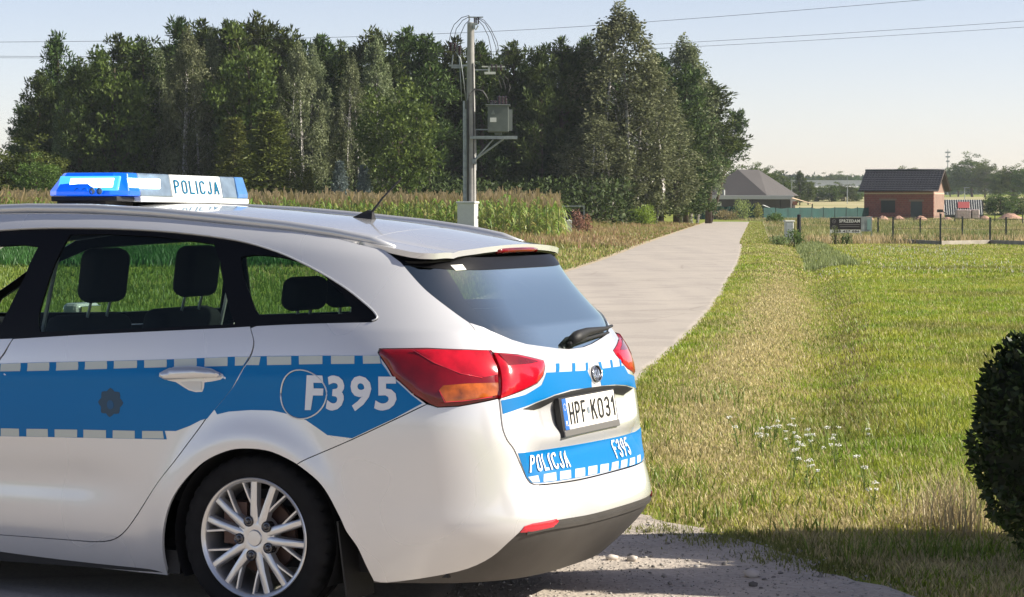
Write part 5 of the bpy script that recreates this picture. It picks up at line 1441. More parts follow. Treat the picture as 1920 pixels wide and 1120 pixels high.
# two bluish spruces
M['bluespruce'] = leaf_mat('blue_spruce_needle', .1, gloss=.1)
Hm, cr, tr = TREES['spruce'][0]; bs = cr.copy(); bs.data = cr.data.copy(); bs.data.materials[0] = M['bluespruce']
cn_ = len(bs.data.vertices); rngb = np.random.default_rng(8); cl = np.ones((cn_ // 4, 4, 4), np.float32); cl[:, :, :3] = (np.array([.115, .150, .150]) * rngb.uniform(.6, 1.5, (cn_ // 4, 1)))[:, None]
bs.data.color_attributes['tint'].data.foreach_set('color', cl.ravel()); TREES['blue'] = [(Hm, bs, tr)]
plant_tree('blue', 637, 152, 296, 'small bluish spruce, the left one of the pair by the corn', 'blue spruces by the corn', 'blue_spruce', 1.0)
plant_tree('blue', 682, 154, 304, 'small bluish spruce, the right one of the pair by the corn', 'blue spruces by the corn', 'blue_spruce', 1.0, rot=2.)

# clipped dark shrub close on the right, and two conifers outside the picture that shade the yard
def topiary(name, c, r, n, base, leaf, seed, label, cat_='shrub', stem=.3, group=None, taper=0.):
    rng = np.random.default_rng(seed); d = rdir(rng, n); f = 1 - .22 * rng.random(n) ** 2
    lump = 1 + .06 * np.sin(d[:, 0] * 9 + 1) * np.sin(d[:, 2] * 8) + .03 * np.sin(d[:, 1] * 17) + .07 * (rng.random(n) < .03)
    P_ = d * np.array(r) * (f * lump)[:, None]
    if taper: k = 1 - taper * (P_[:, 2:] / r[2] * .5 + .5); P_[:, :2] *= k
    U_ = unit(d * .8 + rdir(rng, n) + np.array([0, 0, .3])); V, T = quads(P_, U_, unit(np.cross(U_, rdir(rng, n))), leaf * rng.uniform(.6, 1.4, n), leaf * .6 * rng.uniform(.6, 1.3, n))
    root = empty(name, (c[0], c[1], 0), 0, label, cat_, group)
    cr = fast_mesh('crown', V + np.array([0, 0, c[2]]), T, M['grass'], np.repeat(np.array(base) * rng.uniform(.5, 1.5, (n, 1)) * np.where(rng.random((n, 1)) < .06, 2.2, 1.), 4, 0), root)
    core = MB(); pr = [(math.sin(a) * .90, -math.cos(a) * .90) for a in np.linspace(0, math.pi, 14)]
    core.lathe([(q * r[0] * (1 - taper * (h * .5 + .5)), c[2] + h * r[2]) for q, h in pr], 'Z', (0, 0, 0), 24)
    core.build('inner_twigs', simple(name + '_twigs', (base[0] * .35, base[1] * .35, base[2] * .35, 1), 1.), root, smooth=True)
    MB().tube([(0, 0, 0), (0, 0, c[2])], [.035, .03], 8).build('trunk', M['bark'], root)
    return root
topiary('clipped_shrub', (1.655, 7.5, .865), (.235, .235, .345), 9000, (.020, .034, .012), .026, 5, 'dark clipped evergreen shrub at the right edge of the picture')
topiary('garden_conifer', (3.35, 11.02, 1.25), (.80, .46, 1.30), 9000, (.03, .05, .02), .07, 6, 'tall garden conifer just outside the right edge, its shadow on the grass', 'conifer', group='conifers beside the yard', taper=.55)
topiary('garden_shrub', (3.15, 10.50, .70), (.62, .55, .72), 4000, (.03, .05, .02), .06, 9, 'low round garden shrub between the two conifers outside the right edge', 'shrub')
topiary('garden_conifer', (3.40, 9.95, 1.10), (.80, .60, 1.20), 9000, (.03, .05, .02), .07, 7, 'lower garden conifer nearer the camera outside the right edge', 'conifer', group='conifers beside the yard', taper=.5)

# ============================ maize ============================
rng = np.random.default_rng(33)
rows = []
for ry_ in np.arange(102.5, 124, .78):
    x = np.arange(-32, 2.05 + (ry_ - 102.5) * .012, .34); rows.append(np.stack([x + rng.normal(0, .07, len(x)), np.full(len(x), ry_) + rng.normal(0, .06, len(x))], 1))
for ry_ in np.arange(125, 146, 1.6):
    x = np.arange(-36, 1.8, .55); rows.append(np.stack([x, np.full(len(x), ry_)], 1))
PL = np.concatenate(rows); n = len(PL)
hgt = 1.82 + .20 * (fnoise(PL[:, 0], PL[:, 1], 4, 71) - .5) + rng.normal(0, .15, n) + np.clip((PL[:, 0] + 10) * -.006, 0, .18) - np.clip(PL[:, 0] - .3, 0, 2) * .06
VV_, TT_, CC_ = [], [], []
nl = 10
for j in range(nl):
    f = (j + .6) / nl; a = rng.uniform(0, 2 * math.pi, n); h0 = hgt * f * .86; ln = rng.uniform(.45, .8, n) * (1 - .3 * abs(f - .5))
    d = np.stack([np.cos(a), np.sin(a), 0 * a], 1); s = np.stack([-np.sin(a), np.cos(a), 0 * a], 1) * .038
    b = np.concatenate([PL, h0[:, None]], 1); m1 = b + d * (ln * .38)[:, None] + np.array([0, 0, .22]) * rng.uniform(.6, 1.3, (n, 1)); m2 = b + d * (ln * .75)[:, None] + np.array([0, 0, .10]); e = b + d * ln[:, None] - np.array([0, 0, .16]) * rng.uniform(.2, 1.6, (n, 1))
    V = np.stack([b - s * .5, b + s * .5, m1 + s, m1 - s, m2 + s * .8, m2 - s * .8, e, e + s * .01], 1)
    base = len(np.concatenate(VV_)) if VV_ else 0
    k = (np.arange(n) * 8)[:, None] + base
    TT_.append(np.concatenate([k + [0, 1, 2, 3], k + [3, 2, 4, 5], k + [5, 4, 6, 7]])); VV_.append(V.reshape(-1, 3))
    dr = np.clip(.52 - f * .30 + rng.normal(0, .28, n), 0, 1)[:, None]
    c = np.array([.16, .28, .040]) * (1 - dr) + np.array([.40, .34, .13]) * dr; CC_.append(np.repeat(c * rng.uniform(.7, 1.35, (n, 1)), 8, 0))
# stalks and tassels
for part in range(7):
    if part == 0: b0, b1, w_, c = 0 * hgt, hgt * .95, .022, np.array([.20, .25, .06])
    else: b0, b1, w_, c = hgt * .88, hgt * .92 + .28 + rng.normal(0, .07, n), .022, np.array([.50, .37, .19])
    a = rng.uniform(0, 2 * math.pi, n); sp_ = 0 if part == 0 else .14
    b = np.concatenate([PL, b0[:, None]], 1); e = np.stack([PL[:, 0] + np.cos(a) * sp_, PL[:, 1] + np.sin(a) * sp_, b1 - (part > 1) * rng.uniform(0, .12, n)], 1)
    s = np.array([w_, 0, 0]); V = np.stack([b - s, b + s, e + s * .7, e - s * .7], 1); k = (np.arange(n) * 4)[:, None] + len(np.concatenate(VV_))
    TT_.append(k + [0, 1, 2, 3]); VV_.append(V.reshape(-1, 3)); CC_.append(np.repeat(c * rng.uniform(.6, 1.3, (n, 1)), 4, 0))
tag(fast_mesh('maize', np.concatenate(VV_), np.concatenate(TT_), M['corn'], np.concatenate(CC_)), 'ripening maize with reddish tassels in front of the wood', 'maize', kind='stuff')
# ============================ things in the distance ============================
def at(px_, py_, Z): return Vector(((px_ - 960) / 4600 * Z, Z, EYE + (384 - py_) / 4600 * Z))
M['galv'] = simple('galvanised_steel', (.30, .33, .34, 1), .5, metal=.5, var=.2)
M['concrete'] = simple('pole_concrete', (.30, .295, .285, 1), .9, var=.18, vscale=3, bump=.4, bscale=25)
M['whitebox'] = simple('white_cabinet_shell', (.62, .63, .60, 1), .55, var=.05)
M['porcelain'] = simple('dark_insulator', (.05, .035, .04, 1), .25, coat=.5)
M['tank'] = simple('grey_green_tank', (.115, .135, .125, 1), .5, var=.12, vscale=3)
M['tanklid'] = simple('pale_tank_radiator', (.19, .21, .20, 1), .5)
M['cable'] = simple('black_cable', (.02, .02, .022, 1), .6)
M['brick'] = None

# transformer pole
PZ = 101.7; pxm = 4600 / PZ
pb = at(883, 384, PZ); PX = pb.x
def pz(py_): return EYE + (384 - py_) / pxm
pole = empty('transformer_pole', (PX, PZ, 0), 0, 'tall concrete pole carrying a grey transformer, cables and switchgear beside the maize', 'power pole')
def L_(px_, py_, dy=0.): return ((px_ - 883) / pxm, dy, pz(py_))
MB().tube([(0, 0, -.3), (0, 0, 3), (0, 0, pz(44))], [.235, .215, .145], 14).build('pole_shaft', M['concrete'], pole, auto=True)
c = MB()
for dx, y0 in ((-.27, 190), (-.20, 205)):
    c.tube([(dx, -.08, .2), (dx, -.08, pz(y0))], .055, 8)
c.build('cable_conduit', M['galv'], pole, auto=True)
c = MB()
c.tube([(-.12, -.20, .3), (-.11, -.19, pz(190)), (-.06, -.18, pz(178)), (.15, -.1, pz(168)), (.48, -.05, pz(172)), (.68, 0, pz(185)), L_(915, 194)], .035, 7)
c.tube([L_(893, 168), L_(905, 170), L_(912, 180), L_(908, 190), L_(892, 186)], .02, 6)
c.tube([(.13, -.17, .4), (.12, -.17, pz(190)), (.10, -.15, pz(120))], .02, 6)
c.build('low_voltage_cable', M['cable'], pole, smooth=True)
for dy, pts in enumerate([[(866, 190), (864, 150), (862, 120), (860, 95)], [(874, 190), (868, 140), (864, 112), (852, 95)]]):
    MB().tube([L_(*q, -.1 - .05 * dy) for q in pts], .018, 6).build('down_cable', M['galv'], pole, smooth=True)
# head with line insulators and jumper loops
hd = MB(); hd.box(L_(886, 47), (.42, .28, .06)).box(L_(889, 52), (.10, .34, .16)).tube([L_(880, 48), L_(880, 31)], .03, 6).box(L_(892, 34), (.62, .06, .05)).tube([L_(892, 58), L_(897, 50)], .03, 6)
hd.build('pole_head', M['galv'], pole)
def insul(name, p0, p1, r=.07, n=5, par=pole):
    p0, p1 = Vector(p0), Vector(p1); m_ = MB(); pts, rr = [], []
    for k in range(n * 2 + 1): pts.append(p0.lerp(p1, k / (2 * n))); rr.append(r if k % 2 else r * .45)
    m_.tube(pts, rr, 8); return m_.build(name, M['porcelain'], par, auto=True)
for q in (890, 893, 897): insul('insulator', L_(q, 35), L_(q, 47), .045)
for pts in ([(880, 31), (866, 35), (852, 48), (846, 62), (843, 78)], [(881, 33), (868, 40), (856, 56), (851, 78)], [(882, 38), (872, 48), (864, 66), (862, 80)],
            [(895, 34), (908, 40), (920, 55), (932, 80), (936, 100)], [(895, 35), (910, 46), (922, 66), (930, 90), (931, 106)], [(893, 36), (906, 50), (916, 70), (921, 95), (922, 108)]):
    P0 = [Vector(L_(a, b, -.1)) for a, b in pts]
    sm = [P0[0]] + [v_ for k in range(len(P0) - 1) for v_ in (P0[k].lerp(P0[k + 1], .5) + Vector((0, 0, .0)), P0[k + 1])]
    MB().tube(sm, .014, 5).build('jumper_wire', M['cable'], pole, smooth=True)
for px_, py_ in ((845, 92), (853, 93), (862, 98)): insul('surge_arrester', L_(px_, py_ - 11, -.1), L_(px_, py_ + 6, -.1), .10, 5)
MB().box(L_(867, 124, -.05), (1.1, .07, .07)).box(L_(858, 127, -.05), (.5, .07, .10)).tube([L_(848, 124, -.1), L_(850, 104, -.1)], .03, 6).tube([L_(862, 124, -.1), L_(864, 104, -.1)], .03, 6).build('left_crossarm', M['galv'], pole)
MB().box(L_(919, 138), (.46, .12, .10)).box(L_(925, 126), (.95, .06, .05)).box(L_(917, 132), (.06, .06, .32)).build('fuse_crossarm', M['whitebox'], pole)
MB().box(L_(900, 132), (.85, .05, .05)).build('fuse_bracket', M['galv'], pole)
for px_ in (923, 931, 940): insul('fuse_cutout', L_(px_, 134), L_(px_ - 1, 122), .065)
for a, b in ((923, 936), (931, 943), (940, 950)): MB().tube([L_(a, 137), L_(a + 12, 150), L_(a + 17, 165), (L_(b, 184))], .014, 5).build('jumper_wire', M['cable'], pole, smooth=True)
# platform and transformer
pf = MB()
for dy in (-.32, .32): pf.box(L_(926, 258.5, dy), (1.95, .09, .12))
pf.box(L_(963, 259), (.14, .7, .07)).box(L_(905, 259), (.10, .7, .07))
for dy in (-.24, .24): pf.tube([L_(889, 301, dy * .6), L_(944, 261, dy)], .04, 6).tube([L_(889, 301, dy * .6), L_(925, 262, dy)], .028, 6)
pf.box(L_(889, 303), (.14, .5, .20)).box(L_(898, 243.5), (.75, .05, .05)).tube([L_(892, 243), L_(893, 320)], .02, 6)
pf.build('platform', M['galv'], pole)
tx = MB(); tx.box(L_(934, 223, -.02), (.86, .80, 1.12)).box(L_(934, 198.5, -.02), (1.02, .92, .06)).box(L_(934, 250, -.02), (.30, .5, .14))
tx.build('transformer_tank', M['tank'], pole, bevel=.02)
rd_ = MB()
for k in range(6): rd_.box((L_(955, 226)[0], -.34 + .13 * k, L_(955, 226)[2]), (.26, .03, .86))
rd_.build('radiator_fins', M['tanklid'], pole)
MB().box((L_(925, 226)[0], -.445, L_(925, 226)[2]), (.26, .02, .18)).build('rating_plate', M['whitebox'], pole)
MB().add([(L_(925, 205)[0], -.44, L_(925, 207)[2]), (L_(921, 212)[0], -.44, L_(921, 216)[2]), (L_(929, 212)[0], -.44, L_(929, 216)[2])], [(0, 1, 2)]).build('warning_plate', M['tanklid'], pole)
for px_, y_ in ((936, -.2), (942, .0), (948, .2)): insul('bushing', L_(px_, 198, y_), L_(px_, 181, y_), .075, 6)
for px_, y_ in ((921, -.2), (925, .0), (929, .2)): insul('low_bushing', L_(px_, 198, y_), L_(px_, 189, y_), .05, 3)

cab = empty('electric_cabinet', (at(877, 384, 100.4).x, 100.4, 0), R(-22), 'white electric cabinet standing at the foot of the transformer pole', 'cabinet')
MB().box((0, 0, .86), (.76, .42, 1.52)).build('cabinet_body', M['whitebox'], cab, bevel=.02)
MB().box((0, 0, 1.665), (.84, .50, .09)).build('cabinet_cap', M['whitebox'], cab, bevel=.02)
MB().box((.387, 0, 1.0), (.012, .30, 1.1)).build('cabinet_door', M['whitebox'], cab, bevel=.004)
MB().box((.397, .10, 1.05), (.02, .04, .12)).build('door_lock', M['black'], cab)
MB().box((0, 0, .05), (.72, .38, .14)).build('plinth', M['galv'], cab)

# power lines far above the trees
for nm, pts in (('upper power line crossing the sky behind the tallest birch', [(-200, 82, 150), (400, 77, 150), (860, 66, 150), (1200, 45, 150), (1780, -2, 150), (2300, -50, 150)]),
                ('middle power line ending above the right field', [(-200, 104, 165), (150, 109, 165), (880, 103, 165), (1320, 80, 165), (1920, 42, 165), (2300, 12, 165)]),
                ('lowest power line just under the middle one', [(-200, 108, 175), (150, 111, 175), (880, 108, 175), (1320, 89, 175), (1920, 53, 175), (2300, 26, 175)])):
    w = MB(); xs_ = np.linspace(-200, 2300, 40); ys_ = np.interp(xs_, [p[0] for p in pts], [p[1] for p in pts])
    ys_ = np.convolve(np.pad(ys_, 4, 'edge'), np.ones(9) / 9, 'valid')
    w.tube([at(a, b, pts[0][2]) for a, b in zip(xs_, ys_)], .012, 4)
    tag(w.build('power_line', M['cable'], None), 'thin ' + nm, 'power line', 'power lines')

# black compost enclosure, white post, reddish weeds at the corner of the maize
en = empty('dark_enclosure', (at(1071, 384, 128).x, 128, 0), 0, 'black slatted enclosure with a pale metal frame at the corner of the maize', 'enclosure')
w_ = 48 * 128 / 4600
MB().box((0, 0, .62), (w_, .04, 1.22)).build('black_panel', M['black'], en)
for k in range(9): MB().box((-w_ / 2 + w_ * (k + .5) / 9, -.035, .62), (w_ / 9 * .8, .02, 1.16)).build('slat', simple('dark_slat', (.018, .018, .02, 1), .7) if k == 0 else bpy.data.materials['dark_slat'], en)
MB().box((0, -.05, 1.50), (w_ + .06, .05, .05)).box((-w_ / 2, -.05, .75), (.05, .05, 1.5)).box((w_ / 2, -.05, .75), (.05, .05, 1.5)).build('metal_frame', M['galv'], en)
tag(MB().box((0, 0, .40), (.26, .20, .80)).add([(-.13, -.10, .80), (.13, -.10, .80), (.13, .10, .80), (-.13, .10, .80), (0, 0, .86)], [(0, 1, 4), (1, 2, 4), (2, 3, 4), (3, 0, 4)]).build('marker_post', M['whitebox'], None, bevel=.01), 'short white post in front of the black enclosure', 'post').location = (at(1067, 384, 120).x, 120, 0)
rng = np.random.default_rng(44)
def weed(name, px_, Z, top, wide, col, label, cat_, n=500, group=None, leaf=.10):
    x = (px_ - 960) / 4600 * Z; gz = float(ground_h(x, Z)); h = EYE + (384 - top) / 4600 * Z - gz; wd = wide * Z / 4600
    d = rdir(rng, n); P_ = d * (rng.random(n) ** .4)[:, None] * np.array([wd / 2, wd / 2, h * .5]) + np.array([0, 0, h * .52]); P_[:, 2] = np.maximum(P_[:, 2], .03)
    P_ *= 1 + .12 * np.sin(P_[:, :1] * 5 + px_) ; P_ += rng.normal(0, wd * .05, (n, 3)); P_[:, 2] = np.maximum(P_[:, 2], .02)
    U_ = unit(rdir(rng, n) + d * .6 + np.array([0, 0, .6])); V, T = quads(P_, U_, unit(np.cross(U_, rdir(rng, n))), leaf * rng.uniform(.6, 1.5, n), leaf * .5 * rng.uniform(.6, 1.3, n))
    root = empty(name, (x, Z, gz), 0, label, cat_, group)
    fast_mesh('foliage', V, T, M['grass'], np.repeat(np.array(col) * rng.uniform(.55, 1.45, (n, 1)), 4, 0), root)
    s = MB()
    for k in range(5): a = k * 1.3; s.tube([(0, 0, -.05), (math.cos(a) * wd * .2, math.sin(a) * wd * .2, h * .7)], [.03, .01], 4, False)
    s.build('stem', M['bark'], root); return root
weed('dock_weed', 1084, 119, 395, 24, (.30, .16, .12), 'tall reddish dock weed right behind the short white post', 'weed', 500, 'reddish dock weeds by the enclosure')
weed('dock_weed', 1100, 121, 403, 18, (.32, .17, .12), 'lower reddish dock weed to the right of the tall one', 'weed', 350, 'reddish dock weeds by the enclosure')
weed('green_bush', 1206, 170, 388, 46, (.22, .30, .05), 'bright green leafy bush under the tallest birch', 'bush', 1400, leaf=.16)
weed('green_bush', 1392, 252, 376, 36, (.24, .29, .10), 'light green bush rising above the green mesh fence', 'bush', 700, leaf=.22)
weed('green_bush', 1421, 250, 386, 16, (.25, .26, .08), 'narrow green bush at the corner of the green mesh fence', 'bush', 500, leaf=.18)
weed('dry_bush', 1360, 250, 397, 44, (.26, .21, .10), 'dry brownish bush in front of the green mesh fence', 'bush', 900, leaf=.18)
weed('green_bush', 1452, 205, 402, 34, (.10, .16, .04), 'dark green weed clump left of the small grey cabinet', 'bush', 700, leaf=.16)
weed('green_bush', 1462, 96, 443, 40, (.20, .26, .11), 'grey green weed clump at the far end of the verge', 'bush', 700, leaf=.08)
weed('green_bush', 1492, 97, 432, 34, (.10, .16, .045), 'dark green weed clump at the foot of the black post', 'bush', 800, leaf=.08)
weed('green_bush', 1566, 96, 428, 14, (.12, .15, .05), 'thin dark weed standing in front of the sale banner', 'bush', 260, leaf=.07)
weed('green_bush', 1588, 96.5, 437, 22, (.10, .15, .05), 'low dark weed under the sale banner', 'bush', 300, leaf=.07)

# small grey cabinet, black post
cb = empty('meter_cabinet', (at(1479, 384, 100).x, 100, 0), R(10), 'small pale grey meter cabinet in the weeds beside the black post', 'cabinet')
MB().box((0, 0, .45), (.34, .24, .86)).build('cabinet_body', M['whitebox'], cb, bevel=.02)
MB().box((0, 0, .91), (.40, .30, .06)).build('cabinet_cap', M['whitebox'], cb, bevel=.01)
MB().box((0, -.125, .50), (.27, .012, .70)).build('cabinet_door', M['galv'], cb)
tag(MB().tube([(0, 0, -.1), (0, 0, 1.16)], [.085, .08], 10).tube([(0, 0, 1.16), (0, 0, 1.19)], [.09, .06], 10).build('black_post', M['black'], None, auto=True), 'thick black post at the corner of the fenced plot', 'post').location = (at(1498, 384, 98).x, 98, 0)

# post-and-wire fences
M['fpost'] = simple('dark_fence_post', (.030, .038, .040, 1), .6)
M['plinth'] = simple('concrete_plinth', (.30, .27, .23, 1), .9, var=.25, vscale=2)
def post_fence(label, posts, wires, plinth, h):
    Z0_ = 7245. / (posts[0][1] - 384)
    root = empty('post_fence', (0, 0, 0), 0, label, 'fence')
    P0 = []
    for px_, py_, top in posts:
        Z = 7245. / (py_ - 384); x = (px_ - 960) / 4600 * Z; z1 = EYE + (384 - top) / 4600 * Z; P0.append((x, Z, z1))
        MB().box((x, Z, z1 / 2), (.065, .065, z1)).box((x, Z, z1 + .01), (.08, .08, .03)).build('fence_post', M['fpost'], root)
    P0.sort()
    for k in range(len(P0) - 1):
        a, b = P0[k], P0[k + 1]
        for f in wires: MB().tube([(a[0], a[1], a[2] * f), (b[0], b[1], b[2] * f)], .006, 4).build('fence_wire', M['fpost'], root)
        if plinth and random.random() < plinth:
            c = ((a[0] + b[0]) / 2, (a[1] + b[1]) / 2 + .0, .07); ang = math.atan2(b[1] - a[1], b[0] - a[0])
            MB().box(c, (math.hypot(b[0] - a[0], b[1] - a[1]) - .10, .06, .20), ang).build('plinth_board', M['plinth'], root, bevel=.01)
    return root
random.seed(4)
post_fence('nearer row of dark posts with low plinth boards and thin wires', [(1674, 455, 408), (1763, 460, 402), (1856, 458, 409), (1950, 461, 407), (2050, 463, 407)], (.93, .55), 1., 1.5)
post_fence('farther row of dark posts behind the first one', [(1646, 444, 410), (1725, 446, 409), (1804, 448, 407), (1886, 450, 408), (1970, 452, 410)], (.93,), .35, 1.4)
post_fence('thin far posts on the plots near the rubble', [(1713, 419, 402), (1865, 420, 395), (1917, 424, 397), (1790, 420, 402)], (.9,), 0, 1.2)
for k, (px_, w_) in enumerate(((1538, 24), (1577, 18), (1598, 10), (1637, 46))):
    Z = 103.; x = (px_ - 960) / 4600 * Z
    tag(MB().box((x, Z, .06), (w_ * Z / 4600, .30, .12), .05 * k).build('concrete_slab', M['plinth'], None, bevel=.02), ['pale concrete slab left of the sale banner', 'short pale slab right under the sale banner', 'smallest pale slab beside the short one under the banner', 'long pale slab right of the sale banner'][k], 'slab', 'concrete slabs by the fence')
# sale banner
BZ = 101.; k_ = 4600 / BZ
bn = empty('sale_banner', (at(1596, 384, BZ).x, BZ, 0), R(2), 'black sale banner with white lettering fixed to wire mesh', 'banner')
def bx_(a, b, c, d, y, th, name, mat): return MB().box((((a + b) / 2 - 1596) / k_, y, EYE + (384 - (c + d) / 2) / k_), ((b - a) / k_, th, (d - c) / k_)).build(name, mat, bn)
M['banner'] = simple('banner_black', (.018, .015, .015, 1), .6); M['bannerw'] = simple('banner_white', (.62, .62, .58, 1), .6); M['bannerg'] = simple('banner_grey', (.16, .15, .15, 1), .6)
bx_(1556, 1614, 408.5, 430.5, 0, .02, 'banner_sheet', M['banner']); bx_(1556, 1613, 430.8, 437, 0, .018, 'phone_strip', M['bannerw'])
bx_(1614.5, 1634, 407.5, 434, .03, .01, 'mesh_sheet', simple('grey_mesh', (.28, .31, .31, 1), .7, var=.25, vscale=4)); bx_(1626, 1633, 411, 431, .018, .01, 'tinted_sheet', simple('teal_sheet', (.20, .33, .30, 1), .5))
for a in (1556, 1614.2, 1634.5): bx_(a, a + 1, 406.5, 443, .05, .03, 'banner_post', M['galv'])
bx_(1572, 1636, 406.3, 407.6, .05, .04, 'top_bar', M['galv'])
def banner_text(s_, a, b, c, d, mat, bold=.02):
    v, f = text_2d(s_, bold); V = [((a + (b - a) * u - 1596) / k_, -.016, EYE + (384 - (d + (c - d) * w)) / k_) for u, w in v]; mesh_obj('lettering', V, f, mat, bn)
banner_text('SPRZEDAM', 1573, 1612, 411.5, 417.5, M['bannerw'], .035)
banner_text('508 427 096', 1563, 1611, 431.6, 436.2, M['banner'], .03)
for c, a, b in ((420.5, 1573, 1612), (424.5, 1574, 1611)): bx_(a, b, c, c + 1.3, -.012, .004, 'fine_print_line', M['bannerg'])
for c in (415, 426):
    m_ = MB(); m_.lathe([(.062, -.013), (.085, -.013), (.085, -.010)], 'Y', ((1563 - 1596) / k_, 0, EYE + (384 - c) / k_), 16); m_.build('round_emblem', M['bannerg'], bn)
    MB().box(((1563 - 1596) / k_, -.013, EYE + (384 - c) / k_), (.09, .004, .03), 0, .6).build('emblem_stroke', M['bannerg'], bn)

# green mesh fence
M['mesh'] = simple('green_shade_mesh', (.004, .044, .034, 1), .8, var=.25, vscale=.8)
M['meshd'] = simple('dark_green_shade_mesh', (.006, .045, .040, 1), .8, var=.25, vscale=.8)
def mesh_fence(label, x0, x1, Z0_, Z1_, h, nP, mat):
    root = empty('mesh_fence', (0, 0, 0), 0, label, 'fence', 'green mesh fences')
    for k in range(nP + 1):
        f = k / nP; x = x0 + (x1 - x0) * f; Z = Z0_ + (Z1_ - Z0_) * f
        MB().box((x, Z, h / 2 + .04), (.07, .07, h + .08)).build('fence_post', M['fpost'], root)
        if k < nP:
            x2, Z2 = x0 + (x1 - x0) * (f + 1 / nP), Z0_ + (Z1_ - Z0_) * (f + 1 / nP); sg = .05 * ((k * 5) % 3)
            nn_ = 6; V, F_ = [], []
            for j in range(nn_ + 1):
                g_ = j / nn_; bx = x + (x2 - x) * g_; by = Z + (Z2 - Z) * g_ + .04 * math.sin(g_ * 9 + k)
                V += [(bx, by, .02), (bx, by + .05 * math.sin(g_ * 6), h * .5), (bx, by, h - sg * math.sin(math.pi * g_))]
            for j in range(nn_):
                for q in (0, 1): a = j * 3 + q; F_.append((a, a + 1, a + 4, a + 3))
            mesh_obj('mesh_panel', V, F_, mat, root, smooth=True)
mesh_fence('bright green mesh fence across the end of the lane', (1302 - 960) / 4600 * 259, (1430 - 960) / 4600 * 259, 259, 259, 1.42, 10, M['mesh'])
mesh_fence('dark green mesh fence running right towards the brick house', (1431 - 960) / 4600 * 266, (1628 - 960) / 4600 * 282, 266, 282, 1.25, 9, M['meshd'])

# ---- hip-roofed house
hh = empty('hip_roof_house', (0, 0, 0), 0, 'low dark house with a large grey hipped roof at the end of the lane', 'house')
A_, B_, C_, D_ = (22.6, 294), (30.15, 290.5), (35.6, 305), (28.2, 308.5); ze = 2.70
M['hiproof'] = simple('grey_roof_sheet', (.070, .064, .060, 1), .75, var=.06, vscale=.4); M['darkwall'] = simple('dark_house_wall', (.055, .050, .048, 1), .9)
def poly3(name, pts, mat, par, th=.12):
    pts = [Vector(p) for p in pts]; nrm = (pts[1] - pts[0]).cross(pts[2] - pts[0]).normalized()
    if nrm.z < 0: nrm = -nrm
    n = len(pts); V = pts + [p - nrm * th for p in pts]
    return MB().add(V, [tuple(range(n)), tuple(range(n, 2 * n))[::-1]] + [(k, (k + 1) % n, (k + 1) % n + n, k + n) for k in range(n)]).build(name, mat, par)
R1, R2 = (27.35, 297.5, 5.85), (30.3, 301.5, 5.85)
e3 = lambda q: (q[0], q[1], ze)
poly3('roof_face', [e3(A_), e3(B_), R1], M['hiproof'], hh); poly3('roof_face', [e3(B_), e3(C_), R2, R1], M['hiproof'], hh); poly3('roof_face', [e3(D_), e3(A_), R1, R2], M['hiproof'], hh); poly3('roof_face', [e3(C_), e3(D_), R2], M['hiproof'], hh)
def wall3(name, a, b, z0, z1, mat, par, th=.3):
    a, b = Vector((*a, 0)), Vector((*b, 0)); d = (b - a).normalized(); n_ = Vector((d.y, -d.x, 0)) * th
    V = [(*p.xy, z) for z in (z0, z1) for p in (a, b, b - n_, a - n_)]
    return MB().add(V, [(0,1,2,3),(4,5,6,7),(0,1,5,4),(1,2,6,5),(2,3,7,6),(3,0,4,7)]).build(name, mat, par)
ins_ = lambda q, k=.93: (29.1 + (q[0] - 29.1) * k, 299.5 + (q[1] - 299.5) * k)
for a, b in ((A_, B_), (B_, C_), (C_, D_), (D_, A_)): wall3('wall', ins_(a), ins_(b), 0, ze - .1, M['darkwall'], hh)
MB().box((at(1404, 384, 288).x, 288.2, 2.44), (10.4, 1.6, .46)).build('canopy_fascia', simple('pale_fascia', (.36, .36, .37, 1), .6), hh, bevel=.02)
MB().box((at(1404, 384, 289).x, 289.6, 1.1), (9.9, .15, 2.2)).build('terrace_wall', M['darkwall'], hh)
MB().box((at(1348, 384, 289).x, 289.48, EYE + (384 - 383) / 15.9), (.62, .06, .55)).build('window', M['whitebox'], hh)
MB().tube([(at(1358, 384, 292).x, 292.4, 2.7), (at(1358, 384, 292).x, 292.4, 3.35)], .10, 8).build('vent_pipe', M['whitebox'], hh)
for px_ in (1382, 1410, 1462): MB().box((at(px_, 384, 288).x, 287.6, 1.1), (.12, .12, 2.2)).build('canopy_post', M['black'], hh)
cs = empty('garden_shelter', (at(1505, 384, 283).x, 283, 0), 0, 'small garden shelter with a sunlit sand coloured roof beside the dark house', 'shelter')
poly3('shelter_roof', [(-1.45, -1, 2.35), (.9, -1.0, 1.72), (1.3, 1.2, 1.72), (-1.0, 1.2, 2.40)], simple('sand_roof', (.62, .46, .30, 1), .7), cs, .06)
for x, y in ((-1.3, -.9), (1.0, -.9), (-.9, 1.1), (1.2, 1.1)): MB().box((x, y, .85), (.1, .1, 1.7)).build('shelter_post', M['bark'], cs)
MB().box((-1.0, -.7, 1.75), (.55, .1, .4)).build('hanging_cloth', simple('orange_cloth', (.42, .16, .10, 1), .8), cs)
tag(poly3('leaning_sheet', [(-.85, 0, 1.55), (.75, -.2, .95), (.75, .5, .95), (-.6, .5, 1.55)], M['whitebox'], None, .04), 'white sheet leaning against the dark house behind the green fence', 'sheet').location = (at(1443, 384, 280).x, 280, 0)

